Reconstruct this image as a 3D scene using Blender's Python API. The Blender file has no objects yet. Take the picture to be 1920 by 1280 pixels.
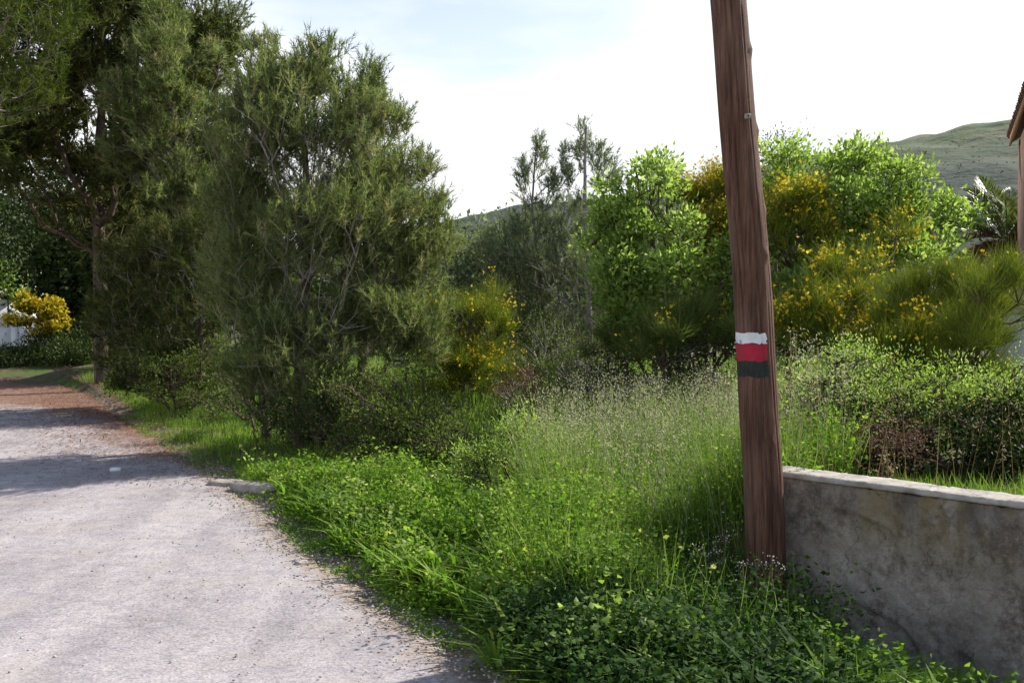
import bpy, math
import numpy as np
from mathutils import Vector
R = math.radians
scene = bpy.context.scene
col = scene.collection

# ------------------------------------------------------------------ camera
F = 1867.0                                   # focal length in pixels of the 1920 px wide photograph
PITCH = math.atan(40 / F)
EYE = 1.6
cam_data = bpy.data.cameras.new('camera')
cam_data.lens = F / 1920 * 36
cam_data.clip_start = 0.1
cam_data.clip_end = 4000
cam = bpy.data.objects.new('camera', cam_data)
cam.location = (0, 0, EYE)
cam.rotation_euler = (R(90) - PITCH, 0, 0)
col.objects.link(cam)
scene.camera = cam

# ------------------------------------------------------------------ sun, sky, exposure
SUN_AZ, SUN_EL = 33.0, 39.0                  # azimuth measured from +X towards +Y
sdir = Vector((math.cos(R(SUN_AZ)) * math.cos(R(SUN_EL)), math.sin(R(SUN_AZ)) * math.cos(R(SUN_EL)), math.sin(R(SUN_EL))))
sd = bpy.data.lights.new('sun', 'SUN')
sd.energy = 5.0
sd.angle = R(0.6)
sd.color = (1.0, 0.95, 0.86)
sun = bpy.data.objects.new('sun', sd)
sun.rotation_euler = sdir.to_track_quat('Z', 'Y').to_euler()
sun.location = (20, 8, 25)
col.objects.link(sun)

world = bpy.data.worlds.new('World')
scene.world = world
world.use_nodes = True
wn, wl = world.node_tree.nodes, world.node_tree.links
wn.clear()
wo = wn.new('ShaderNodeOutputWorld')
bg = wn.new('ShaderNodeBackground')
bg.inputs['Strength'].default_value = 0.12
sky = wn.new('ShaderNodeTexSky')
sky.sky_type = 'NISHITA'
sky.sun_disc = False
sky.sun_elevation = R(SUN_EL)
sky.sun_rotation = R(90 - SUN_AZ)
sky.air_density = 1.0
sky.dust_density = 1.0
tc = wn.new('ShaderNodeTexCoord')
mp = wn.new('ShaderNodeMapping')
mp.inputs['Scale'].default_value = (1.0, 1.0, 3.2)
mp.inputs['Location'].default_value = (3.3, 6.1, 1.84)
mp.inputs['Rotation'].default_value = (0, 0, R(-6))
nz = wn.new('ShaderNodeTexNoise')
nz.inputs['Scale'].default_value = 1.7
nz.inputs['Detail'].default_value = 7
nz.inputs['Roughness'].default_value = 0.5
rp = wn.new('ShaderNodeValToRGB')
rp.color_ramp.elements[0].position = 0.36
rp.color_ramp.elements[0].color = (0.5, 0.5, 0.5, 1)
rp.color_ramp.elements[1].position = 0.47
rp.color_ramp.elements[1].color = (1, 1, 1, 1)
mx = wn.new('ShaderNodeMixRGB')
mx.inputs['Color2'].default_value = (6.5, 6.65, 6.8, 1)
wl.new(tc.outputs['Generated'], mp.inputs['Vector'])
wl.new(mp.outputs['Vector'], nz.inputs['Vector'])
wl.new(nz.outputs['Fac'], rp.inputs['Fac'])
sx = wn.new('ShaderNodeSeparateXYZ'); wl.new(tc.outputs['Generated'], sx.inputs[0])
vr = wn.new('ShaderNodeMapRange'); vr.interpolation_type = 'SMOOTHSTEP'
vr.inputs['From Min'].default_value = 0.19; vr.inputs['From Max'].default_value = 0.52
vr.inputs['To Min'].default_value = 1.0; vr.inputs['To Max'].default_value = 0.08
wl.new(sx.outputs['Z'], vr.inputs['Value'])
vm = wn.new('ShaderNodeMath'); vm.operation = 'MULTIPLY'
wl.new(rp.outputs['Color'], vm.inputs[0]); wl.new(vr.outputs['Result'], vm.inputs[1])
wl.new(vm.outputs[0], mx.inputs['Fac'])
wl.new(sky.outputs['Color'], mx.inputs['Color1'])
wl.new(mx.outputs['Color'], bg.inputs['Color'])
wl.new(bg.outputs['Background'], wo.inputs['Surface'])

scene.view_settings.view_transform = 'Standard'
scene.view_settings.look = 'None'
scene.view_settings.gamma = 1
scene.view_settings.use_curve_mapping = False
scene.view_settings.exposure = 0.62

# ------------------------------------------------------------------ helpers: places
CP, SP = math.cos(PITCH), math.sin(PITCH)

def at(px, py, d):
    """World point seen at a pixel of the photograph, d metres ahead."""
    x = (px - 960) / F
    z = -(py - 640) / F
    v = np.array([x, CP + z * SP, -SP + z * CP])
    return np.array([0, 0, EYE]) + v * (d / v[1])

def on_ground(px, py, z=0.0):
    x = (px - 960) / F
    zz = -(py - 640) / F
    v = np.array([x, CP + zz * SP, -SP + zz * CP])
    return np.array([0, 0, EYE]) + v * ((z - EYE) / v[2])

ROAD_EDGE = np.array([(2.6, -6.0), (1.4, -1.0), (0.75, 2.0), (0.3, 3.5), (-0.07, 4.39), (-0.43, 5.06), (-0.88, 5.86), (-1.45, 6.95),
                      (-2.02, 8.3), (-3.0, 10.1), (-4.45, 12.7), (-6.3, 16.1), (-9.0, 21.3), (-13.8, 29.0), (-22, 38), (-34, 47)])

def road_edge_x(y):
    return np.interp(y, ROAD_EDGE[:, 1], ROAD_EDGE[:, 0])

WALL_A = np.array([1.37, 5.62])              # far end of the wall's front face
WALL_B = np.array([2.34, 4.56])
WU = (WALL_B - WALL_A) / np.linalg.norm(WALL_B - WALL_A)
WN = np.array([-WU[1], WU[0]])               # pointing behind the wall

def sm(t):
    t = np.clip(t, 0, 1)
    return t * t * (3 - 2 * t)

def wav(x, y, k=1.0):
    return (np.sin(1.7 * k * x + 0.6 * np.sin(1.1 * k * y)) + np.sin(2.3 * k * y + 1.3 + 0.7 * np.sin(1.9 * k * x)) + np.sin(3.1 * k * (x + y) + 0.4)) / 3

def ground_z(x, y):
    x = np.asarray(x, float); y = np.asarray(y, float)
    s = (x - WALL_A[0]) * WN[0] + (y - WALL_A[1]) * WN[1]
    t = (x - WALL_A[0]) * WU[0] + (y - WALL_A[1]) * WU[1]
    ft = sm((t + 0.9) / 0.9)
    back = 0.46 * sm((s - 0.01) / 0.17) * ft + 0.30 * sm((s - 0.3) / 5.0) * (1 - ft)
    ditch = -0.34 * sm(1 + s / 1.25) * (s < 0.01) * sm((t + 1.3) / 1.2)
    ditch = ditch - 0.34 * (1 - sm((s - 0.01) / 0.17)) * (s >= 0.01) * sm((t + 1.3) / 1.2)
    off = x - road_edge_x(y)
    verge = sm(off / 0.6) * (0.04 + 0.035 * wav(x, y, 1.4)) + sm((off - 1) / 5) * 0.12
    far = 0.62 * sm((y - 29) / 14) * sm((-x - 4) / 8)
    h = back + ditch + verge + far
    return np.where(off < 0.0, np.minimum(far, 10), h)

# ------------------------------------------------------------------ helpers: meshes
def unit(v):
    return v / np.maximum(np.linalg.norm(v, axis=-1, keepdims=True), 1e-9)

def perp(D, rng):
    return unit(np.cross(D, rng.normal(size=D.shape)))

class Soup:
    """Collects vertices and triangles; build() links them as one mesh object."""
    def __init__(self):
        self.v, self.t, self.a, self.n = [], [], [], 0
    def add(self, V, T, tint=None):
        V = np.asarray(V, float).reshape(-1, 3)
        T = np.asarray(T, np.int64).reshape(-1, 3)
        self.v.append(V); self.t.append(T + self.n)
        self.a.append(np.full(len(V), 0.5) if tint is None else np.asarray(tint, float) * np.ones(len(V)))
        self.n += len(V)
    def needles(self, P, D, L, W, rng, tint):
        n = len(P)
        S = perp(D, rng) * (np.asarray(W) * np.ones(n))[:, None] / 2
        V = np.stack([P - S, P + S, P + D * (np.asarray(L) * np.ones(n))[:, None]], 1)
        self.add(V, np.arange(3 * n), np.repeat(tint, 3))
    def leaves(self, P, D, L, W, rng, tint, S=None, fold=0.15):
        n = len(P)
        if S is None: S = perp(D, rng)
        N = np.cross(D, S)
        L = (np.asarray(L) * np.ones(n))[:, None]; W = (np.asarray(W) * np.ones(n))[:, None]
        m = P + D * L * 0.45 + N * L * fold
        V = np.stack([P, m + S * W / 2, P + D * L, m - S * W / 2], 1)
        i = np.arange(n)[:, None] * 4
        self.add(V, np.concatenate([i + [0, 1, 2], i + [0, 2, 3]], 0), np.repeat(tint, 4))
    def blades(self, P, D, L, W, bend, rng, tint):
        """Grass blades: bent strips of three triangles."""
        n = len(P)
        L = (np.asarray(L) * np.ones(n))[:, None]; W = (np.asarray(W) * np.ones(n))[:, None]
        side = perp(D, rng)
        B = unit(np.cross(side, D)) * (np.asarray(bend) * np.ones(n))[:, None]
        m = P + D * L * 0.55 + B * L * 0.12
        tip = P + D * L * (1 - 0.25 * np.abs(np.asarray(bend) * np.ones(n))[:, None]) + B * L * 0.5
        S = side * W / 2
        V = np.stack([P - S, P + S, m - S * 0.8, m + S * 0.8, tip], 1)
        i = np.arange(n)[:, None] * 5
        self.add(V, np.concatenate([i + [0, 1, 3], i + [0, 3, 2], i + [2, 3, 4]], 0), np.repeat(tint, 5))
    def tubes(self, A, B, ra, rb, n=5, tint=None):
        A = np.asarray(A, float); B = np.asarray(B, float)
        k = len(A)
        D = unit(B - A)
        ref = np.where(np.abs(D[:, 2:3]) > 0.9, np.array([[1.0, 0, 0]]), np.array([[0, 0, 1.0]]))
        X = unit(np.cross(D, ref)); Y = np.cross(D, X)
        an = np.arange(n) / n * 2 * np.pi
        ring = X[:, None] * np.cos(an)[None, :, None] + Y[:, None] * np.sin(an)[None, :, None]
        ra = np.asarray(ra) * np.ones(k); rb = np.asarray(rb) * np.ones(k)
        V = np.concatenate([A[:, None] + ring * ra[:, None, None], B[:, None] + ring * rb[:, None, None]], 1)
        j = np.arange(n); j2 = (j + 1) % n
        T = np.concatenate([np.stack([j, j2, j2 + n], 1), np.stack([j, j2 + n, j + n], 1)], 0)
        self.add(V, T[None] + (np.arange(k) * 2 * n)[:, None, None], None if tint is None else np.repeat(tint, 2 * n))
    def build(self, name, mat, parent=None, smooth=False):
        me = bpy.data.meshes.new(name)
        V = np.concatenate(self.v); T = np.concatenate(self.t); A = np.concatenate(self.a)
        me.vertices.add(len(V)); me.vertices.foreach_set('co', V.astype(np.float32).ravel())
        me.loops.add(T.size); me.loops.foreach_set('vertex_index', T.astype(np.int32).ravel())
        me.polygons.add(len(T))
        me.polygons.foreach_set('loop_start', np.arange(0, T.size, 3, dtype=np.int32))
        me.polygons.foreach_set('loop_total', np.full(len(T), 3, np.int32))
        if smooth: me.polygons.foreach_set('use_smooth', np.ones(len(T), bool))
        at_ = me.attributes.new('tint', 'FLOAT', 'POINT'); at_.data.foreach_set('value', A.astype(np.float32))
        me.update(calc_edges=True); me.validate()
        me.materials.append(mat)
        o = bpy.data.objects.new(name, me); col.objects.link(o)
        if parent is not None:
            o.parent = parent
            pl = parent
            off = Vector((0, 0, 0))
            while pl is not None:
                off += pl.location; pl = pl.parent
            me.transform(__import__('mathutils').Matrix.Translation(-off))
        return o

def grid_mesh(name, V, nu, nv, mat, parent=None, smooth=True, attrs=None, wrap=False):
    """A sheet of nu x nv points."""
    me = bpy.data.meshes.new(name)
    i, j = np.meshgrid(np.arange(nu - 1), np.arange(nv if wrap else nv - 1), indexing='ij')
    j2 = (j + 1) % nv
    Q = np.stack([i * nv + j, (i + 1) * nv + j, (i + 1) * nv + j2, i * nv + j2], -1).reshape(-1, 4)
    V = np.asarray(V, float).reshape(-1, 3)
    off = np.zeros(3)
    if parent is not None: off = np.array(parent.location)
    me.from_pydata((V - off).tolist(), [], Q.tolist())
    if smooth: me.polygons.foreach_set('use_smooth', np.ones(len(Q), bool))
    for k, a in (attrs or {}).items():
        at_ = me.attributes.new(k, 'FLOAT', 'POINT'); at_.data.foreach_set('value', np.asarray(a, np.float32).ravel())
    me.update()
    me.materials.append(mat)
    o = bpy.data.objects.new(name, me); col.objects.link(o)
    if parent is not None: o.parent = parent
    return o

def tag(o, label=None, cat=None, group=None, kind=None):
    if label: o['label'] = label
    if cat: o['category'] = cat
    if group: o['group'] = group
    if kind: o['kind'] = kind
    return o

def thing(name, label, cat, loc, group=None):
    o = bpy.data.objects.new(name, None)
    o.empty_display_size = 0.2
    o.location = tuple(float(c) for c in loc)
    col.objects.link(o)
    return tag(o, label, cat, group)

def box_soup(s, c, size, ax=None, tint=0.5, jit=0.0, rng=None):
    """Box centred at c with half axes along ax."""
    c = np.asarray(c, float); h = np.asarray(size, float) / 2
    ax = np.eye(3) if ax is None else np.asarray(ax, float)
    sg = np.array([[x, y, z] for x in (-1, 1) for y in (-1, 1) for z in (-1, 1)], float)
    V = c + (sg * h) @ ax
    if jit and rng is not None: V = V + rng.normal(0, jit, V.shape)
    Qs = [(0, 1, 3, 2), (4, 6, 7, 5), (0, 4, 5, 1), (2, 3, 7, 6), (0, 2, 6, 4), (1, 5, 7, 3)]
    T = []
    for a, b, c_, d in Qs: T += [(a, b, c_), (a, c_, d)]
    s.add(V, T, tint)

# ------------------------------------------------------------------ helpers: materials
def new_mat(name):
    m = bpy.data.materials.new(name); m.use_nodes = True
    nt = m.node_tree; nt.nodes.clear()
    out = nt.nodes.new('ShaderNodeOutputMaterial')
    return m, nt, out

def ramp(nt, fac, stops):
    r = nt.nodes.new('ShaderNodeValToRGB')
    els = r.color_ramp.elements
    els[0].position, els[0].color = stops[0][0], (*stops[0][1], 1)
    els[1].position, els[1].color = stops[-1][0], (*stops[-1][1], 1)
    for p, c in stops[1:-1]:
        e = els.new(p); e.color = (*c, 1)
    nt.links.new(fac, r.inputs['Fac'])
    return r.outputs['Color']

def noise(nt, scale, detail=4, rough=0.55, vec=None, mscale=None, dist=0.0):
    n = nt.nodes.new('ShaderNodeTexNoise')
    n.inputs['Scale'].default_value = scale; n.inputs['Detail'].default_value = detail
    n.inputs['Roughness'].default_value = rough; n.inputs['Distortion'].default_value = dist
    if vec is None:
        vec = nt.nodes.new('ShaderNodeTexCoord').outputs['Object']
    if mscale:
        m = nt.nodes.new('ShaderNodeMapping'); m.inputs['Scale'].default_value = mscale
        nt.links.new(vec, m.inputs['Vector']); vec = m.outputs['Vector']
    nt.links.new(vec, n.inputs['Vector'])
    return n.outputs['Fac']

def mixc(nt, fac, a, b, mode='MIX'):
    m = nt.nodes.new('ShaderNodeMixRGB'); m.blend_type = mode
    for k, v in (('Fac', fac), ('Color1', a), ('Color2', b)):
        if isinstance(v, (int, float)): m.inputs[k].default_value = v
        elif isinstance(v, tuple): m.inputs[k].default_value = (*v, 1)
        else: nt.links.new(v, m.inputs[k])
    return m.outputs['Color']

def attr(nt, name):
    a = nt.nodes.new('ShaderNodeAttribute'); a.attribute_name = name
    return a.outputs['Fac']

def math_(nt, op, a, b=0.0, clamp=False):
    m = nt.nodes.new('ShaderNodeMath'); m.operation = op; m.use_clamp = clamp
    for i, v in enumerate((a, b)):
        if isinstance(v, (int, float)): m.inputs[i].default_value = v
        else: nt.links.new(v, m.inputs[i])
    return m.outputs[0]

def leaf_mat(name, stops, trans=0.35, rough=0.6, tcol=None, spec=0.12, big=1.6):
    """Leaf: colour by per-leaf tint, part of the light passes through."""
    m, nt, out = new_mat(name)
    t = attr(nt, 'tint')
    n = noise(nt, big, 3)
    f = math_(nt, 'ADD', t, math_(nt, 'MULTIPLY', math_(nt, 'SUBTRACT', n, 0.5), 0.9), True)
    c = ramp(nt, f, stops)
    p = nt.nodes.new('ShaderNodeBsdfPrincipled')
    p.inputs['Roughness'].default_value = rough
    p.inputs['Specular IOR Level'].default_value = spec
    nt.links.new(c, p.inputs['Base Color'])
    tr = nt.nodes.new('ShaderNodeBsdfTranslucent')
    nt.links.new(mixc(nt, 1.0, c, tcol or (1.25, 1.35, 0.7), 'MULTIPLY'), tr.inputs['Color'])
    mx = nt.nodes.new('ShaderNodeMixShader'); mx.inputs['Fac'].default_value = trans
    nt.links.new(p.outputs[0], mx.inputs[1]); nt.links.new(tr.outputs[0], mx.inputs[2])
    nt.links.new(mx.outputs[0], out.inputs['Surface'])
    return m

def solid_mat(name, colour_fn, rough=0.85, bump=None, spec=0.2):
    m, nt, out = new_mat(name)
    p = nt.nodes.new('ShaderNodeBsdfPrincipled')
    p.inputs['Specular IOR Level'].default_value = spec
    c = colour_fn(nt)
    if isinstance(c, tuple): p.inputs['Base Color'].default_value = (*c, 1)
    else: nt.links.new(c, p.inputs['Base Color'])
    p.inputs['Roughness'].default_value = rough
    if bump:
        b = nt.nodes.new('ShaderNodeBump')
        b.inputs['Strength'].default_value = bump[0]; b.inputs['Distance'].default_value = bump[1]
        nt.links.new(bump[2](nt), b.inputs['Height']); nt.links.new(b.outputs['Normal'], p.inputs['Normal'])
    nt.links.new(p.outputs[0], out.inputs['Surface'])
    return m

M = {}
M['pine_needle'] = leaf_mat('pine_needle', [(0, (0.06, 0.080, 0.030)), (0.5, (0.165, 0.20, 0.080)), (0.85, (0.27, 0.31, 0.15)), (1, (0.34, 0.29, 0.18))], 0.45)
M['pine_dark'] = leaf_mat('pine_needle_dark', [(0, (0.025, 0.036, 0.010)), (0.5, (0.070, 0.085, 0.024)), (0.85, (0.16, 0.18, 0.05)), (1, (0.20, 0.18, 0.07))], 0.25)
M['pine_grey'] = leaf_mat('pine_needle_greyish', [(0, (0.08, 0.10, 0.055)), (0.6, (0.20, 0.235, 0.14)), (1, (0.34, 0.37, 0.26))], 0.35)
M['pine_bright'] = leaf_mat('pine_needle_bright', [(0, (0.035, 0.055, 0.010)), (0.5, (0.085, 0.115, 0.022)), (1, (0.17, 0.20, 0.045))], 0.3)
M['leaf_fresh'] = leaf_mat('fresh_green_leaf', [(0, (0.09, 0.14, 0.03)), (0.5, (0.24, 0.34, 0.08)), (1, (0.42, 0.50, 0.19))], 0.55, 0.45)
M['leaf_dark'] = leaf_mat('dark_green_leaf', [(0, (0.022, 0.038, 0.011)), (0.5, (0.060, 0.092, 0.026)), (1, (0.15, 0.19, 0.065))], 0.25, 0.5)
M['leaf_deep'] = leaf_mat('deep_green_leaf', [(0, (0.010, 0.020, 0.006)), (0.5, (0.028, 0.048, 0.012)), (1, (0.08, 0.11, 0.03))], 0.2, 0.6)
M['leaf_olive'] = leaf_mat('olive_green_leaf', [(0, (0.04, 0.06, 0.015)), (0.5, (0.10, 0.14, 0.03)), (1, (0.22, 0.25, 0.08))], 0.35)
M['broom_stem'] = leaf_mat('broom_stem_green', [(0, (0.06, 0.09, 0.012)), (0.5, (0.15, 0.19, 0.025)), (1, (0.26, 0.28, 0.05))], 0.3)
M['weed'] = leaf_mat('weed_leaf', [(0, (0.05, 0.11, 0.012)), (0.5, (0.14, 0.26, 0.025)), (0.8, (0.26, 0.38, 0.06)), (1, (0.40, 0.40, 0.12))], 0.5, 0.6, big=2.2)
M['weed_dark'] = leaf_mat('dark_weed_leaf', [(0, (0.012, 0.030, 0.007)), (0.5, (0.030, 0.072, 0.014)), (1, (0.09, 0.15, 0.03))], 0.3, 0.75, big=1.2)  # darkness of the wall's shadow is put into this leaf colour
M['grass'] = leaf_mat('grass_blade', [(0, (0.07, 0.14, 0.015)), (0.5, (0.15, 0.26, 0.03)), (1, (0.30, 0.36, 0.09))], 0.4)
M['oat'] = leaf_mat('wild_oat_blade', [(0, (0.08, 0.15, 0.02)), (0.5, (0.18, 0.28, 0.05)), (1, (0.36, 0.40, 0.16))], 0.4)
M['seed'] = leaf_mat('pale_seed_head', [(0, (0.26, 0.28, 0.14)), (0.6, (0.46, 0.45, 0.30)), (1, (0.62, 0.57, 0.46))], 0.4, tcol=(1, 1, 0.85))
M['dry'] = leaf_mat('dry_grass', [(0, (0.14, 0.10, 0.05)), (0.6, (0.30, 0.24, 0.12)), (1, (0.50, 0.43, 0.26))], 0.3, tcol=(1, 0.95, 0.8))
M['dead_leaf'] = leaf_mat('dead_brown_leaf', [(0, (0.07, 0.035, 0.022)), (0.6, (0.17, 0.09, 0.06)), (1, (0.30, 0.20, 0.14))], 0.2, tcol=(1, 0.9, 0.8))
M['litter'] = leaf_mat('fallen_pine_needles', [(0, (0.09, 0.045, 0.03)), (0.6, (0.22, 0.12, 0.08)), (1, (0.38, 0.26, 0.18))], 0.1, tcol=(1, 0.9, 0.8))
M['yellow'] = leaf_mat('yellow_broom_flower', [(0, (0.42, 0.27, 0.01)), (0.5, (0.66, 0.48, 0.015)), (1, (0.80, 0.70, 0.10))], 0.4, tcol=(1, 1, 0.8))
M['pale_yellow'] = leaf_mat('pale_yellow_petal', [(0, (0.80, 0.78, 0.15)), (1, (0.92, 0.90, 0.45))], 0.4, tcol=(1, 1, 0.9))
M['white_petal'] = leaf_mat('white_petal', [(0, (0.72, 0.68, 0.62)), (1, (0.85, 0.82, 0.78))], 0.35, tcol=(1, 1, 1))
M['palm_leaf'] = leaf_mat('palm_leaflet', [(0, (0.04, 0.07, 0.015)), (0.6, (0.11, 0.15, 0.04)), (1, (0.24, 0.27, 0.12))], 0.2, 0.4, spec=0.5)
M['scrub'] = leaf_mat('hill_scrub', [(0, (0.045, 0.065, 0.03)), (1, (0.10, 0.13, 0.06))], 0.15)
M['bark'] = solid_mat('pine_bark', lambda nt: ramp(nt, noise(nt, 14, 5, mscale=(1, 1, .25)), [(0.3, (0.05, 0.036, 0.030)), (0.6, (0.12, 0.09, 0.075)), (0.8, (0.22, 0.18, 0.155))]),
                      0.9, (0.6, 0.01, lambda nt: noise(nt, 25, 4, mscale=(1, 1, .3))))
M['twig'] = solid_mat('grey_twig', lambda nt: ramp(nt, noise(nt, 9, 3), [(0.3, (0.13, 0.11, 0.095)), (0.7, (0.32, 0.29, 0.26))]), 0.85)
M['brown_twig'] = solid_mat('brown_twig', lambda nt: ramp(nt, noise(nt, 9, 3), [(0.3, (0.05, 0.035, 0.025)), (0.7, (0.15, 0.11, 0.08))]), 0.85)

# ------------------------------------------------------------------ ground
def ground_col(nt):
    a = ramp(nt, noise(nt, 6, 6), [(0.3, (0.05, 0.05, 0.02)), (0.55, (0.11, 0.09, 0.05)), (0.75, (0.20, 0.15, 0.10))])
    b = ramp(nt, noise(nt, 30, 4), [(0.3, (0.04, 0.07, 0.015)), (0.7, (0.10, 0.14, 0.03))])
    f = ramp(nt, noise(nt, 0.8, 5), [(0.42, (0, 0, 0)), (0.58, (1, 1, 1))])
    g = mixc(nt, f, a, b)
    e = attr(nt, 'edge')                     # bare sandy dirt beside the road
    d = ramp(nt, noise(nt, 22, 5), [(0.3, (0.17, 0.12, 0.08)), (0.7, (0.36, 0.29, 0.22))])
    return mixc(nt, e, g, d)
M['ground'] = solid_mat('soil_and_grass', ground_col, 0.95, (0.8, 0.03, lambda nt: noise(nt, 18, 6)))

def spaced(lo, d0, d1, hi, step, n):
    a = d0 - (d0 - lo) * (np.linspace(1, 0, n) ** 3)[:-1]
    b = d1 + (hi - d1) * (np.linspace(0, 1, n) ** 3)[1:]
    return np.concatenate([a, np.arange(d0, d1, step), [d1], b])
gx = spaced(-1500, -12, 8, 1500, 0.13, 26)
gy = spaced(-1200, -1, 24, 1500, 0.13, 26)
GX, GY = np.meshgrid(gx, gy, indexing='ij')
GZ = ground_z(GX, GY)
off = GX - road_edge_x(GY)
edge = (1 - sm((off - 0.05 - 0.12 * wav(GX, GY, 3)) / 0.3)) * (1 - sm((GY - 18) / 5))
tag(grid_mesh('ground', np.stack([GX, GY, GZ - 0.012 * (off < 0.15)], -1), len(gx), len(gy), M['ground'], attrs={'edge': edge}), kind='structure')

# ------------------------------------------------------------------ road
def road_col(nt):
    big = noise(nt, 0.9, 5, 0.6)
    base = ramp(nt, big, [(0.3, (0.325, 0.305, 0.31)), (0.5, (0.395, 0.37, 0.38)), (0.7, (0.445, 0.42, 0.425))])
    v = nt.nodes.new('ShaderNodeTexVoronoi'); v.inputs['Scale'].default_value = 85
    nt.links.new(nt.nodes.new('ShaderNodeTexCoord').outputs['Object'], v.inputs['Vector'])
    sp = nt.nodes.new('ShaderNodeSeparateColor'); nt.links.new(v.outputs['Color'], sp.inputs[0])
    grains = ramp(nt, sp.outputs[0], [(0.0, (0.62, 0.61, 0.61)), (0.35, (0.9, 0.89, 0.89)), (0.75, (1.0, 1.0, 1.0)), (1.0, (1.22, 1.19, 1.18))])
    c = mixc(nt, 0.9, base, grains, 'MULTIPLY')
    mott = ramp(nt, noise(nt, 7, 5, 0.7), [(0.35, (0.80, 0.78, 0.80)), (0.6, (1.05, 1.02, 1.0))])
    c = mixc(nt, 0.8, c, mott, 'MULTIPLY')
    lane = ramp(nt, noise(nt, 1.1, 4, 0.55, mscale=(1.6, 0.35, 1), dist=0.6), [(0.36, (0.76, 0.76, 0.78)), (0.56, (1.0, 1.0, 1.0))])
    c = mixc(nt, 0.85, c, lane, 'MULTIPLY')
    st = ramp(nt, noise(nt, 3.3, 6, 0.75), [(0.60, (0, 0, 0)), (0.66, (0.5, 0.5, 0.5))])
    c = mixc(nt, st, c, (0.22, 0.205, 0.205))
    # warm dusty patches
    w = ramp(nt, noise(nt, 1.9, 4, 0.6), [(0.52, (0, 0, 0)), (0.68, (0.35, 0.35, 0.35))])
    c = mixc(nt, w, c, (0.42, 0.36, 0.33))
    # cracks
    cr = nt.nodes.new('ShaderNodeTexVoronoi'); cr.feature = 'DISTANCE_TO_EDGE'; cr.inputs['Scale'].default_value = 1.1
    mp = nt.nodes.new('ShaderNodeMapping'); tcx = nt.nodes.new('ShaderNodeTexCoord')
    nn = nt.nodes.new('ShaderNodeTexNoise'); nn.inputs['Scale'].default_value = 2.5; nn.inputs['Detail'].default_value = 6
    nt.links.new(tcx.outputs['Object'], nn.inputs['Vector'])
    ad = nt.nodes.new('ShaderNodeVectorMath'); ad.operation = 'MULTIPLY_ADD'
    nt.links.new(nn.outputs['Color'], ad.inputs[0]); ad.inputs[1].default_value = (0.8, 0.8, 0.8); nt.links.new(tcx.outputs['Object'], ad.inputs[2])
    nt.links.new(ad.outputs[0], cr.inputs['Vector'])
    cf = ramp(nt, cr.outputs['Distance'], [(0.0, (0.35, 0.35, 0.35)), (0.012, (0, 0, 0))])
    c = mixc(nt, cf, c, (0.14, 0.12, 0.11))
    # dirt at the broken edge and fallen needles
    e = attr(nt, 'edge')
    dn = noise(nt, 9, 5, 0.65)
    f = math_(nt, 'MULTIPLY', math_(nt, 'SUBTRACT', math_(nt, 'ADD', e, dn), 0.95), 3.0, True)
    d = ramp(nt, noise(nt, 26, 4), [(0.3, (0.18, 0.13, 0.10)), (0.7, (0.38, 0.31, 0.25))])
    c = mixc(nt, f, c, d)
    l = attr(nt, 'litter')
    f2 = math_(nt, 'MULTIPLY', math_(nt, 'SUBTRACT', math_(nt, 'ADD', l, noise(nt, 2.6, 6, 0.7, mscale=(0.6, 1.6, 1))), 0.9), 3.5, True)
    ln = ramp(nt, noise(nt, 40, 4), [(0.3, (0.12, 0.06, 0.045)), (0.7, (0.30, 0.18, 0.13))])
    return mixc(nt, f2, c, ln)
M['asphalt'] = solid_mat('old_pale_asphalt', road_col, 0.9, (0.55, 0.008, lambda nt: noise(nt, 70, 4)))
nR = 420
arc = np.concatenate([[0], np.cumsum(np.linalg.norm(np.diff(ROAD_EDGE, axis=0), axis=1))])
ss = np.linspace(0, 1, nR) ** 1.35 * arc[-1]
ex = np.interp(ss, arc, ROAD_EDGE[:, 0]); ey = np.interp(ss, arc, ROAD_EDGE[:, 1])
for _ in range(6):
    ex[1:-1] = (ex[:-2] + 2 * ex[1:-1] + ex[2:]) / 4; ey[1:-1] = (ey[:-2] + 2 * ey[1:-1] + ey[2:]) / 4
tx, ty = np.gradient(ex), np.gradient(ey); tl = np.hypot(tx, ty); nx, ny = -ty / tl, tx / tl
rag = 0.05 * np.sin(ss * 5.1) + 0.035 * np.sin(ss * 13.7 + 1) + 0.03 * np.sin(ss * 29 + 2) + 0.02 * np.random.default_rng(3).normal(size=nR)
w = np.concatenate([[0], np.linspace(0.02, 1, 30) ** 1.3]) * 6.4
RX = ex[:, None] + nx[:, None] * w[None] ; RY = ey[:, None] + ny[:, None] * w[None]
RX[:, :3] -= (nx * rag)[:, None] * np.array([1, .8, .3]); RY[:, :3] -= (ny * rag)[:, None] * np.array([1, .8, .3])
RZ = np.interp(RY, [0, 29, 43], [0, 0, 0.62]) * sm((-RX - 4) / 8) + 0.006 + 0.012 * sm(w / 0.12)[None] + 0.01 * wav(RX, RY, 0.9)
RZ[:, 0] = RZ[:, 0] - 0.03
fall = np.exp(-(w / 0.35))[None] * np.ones((nR, 1))
lit = np.exp(-(w / 1.1))[None] * sm((RY - 9) / 3) * 0.75 + sm((RY - 15.5) / 5) * 0.62 * (1 - 0.2 * sm((w[None] - 3) / 2)) + 0.5 * sm((RY - 22) / 4)
tag(grid_mesh('road', np.stack([RX, RY, RZ], -1), nR, len(w), M['asphalt'], attrs={'edge': fall, 'litter': lit}), kind='structure')

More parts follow.
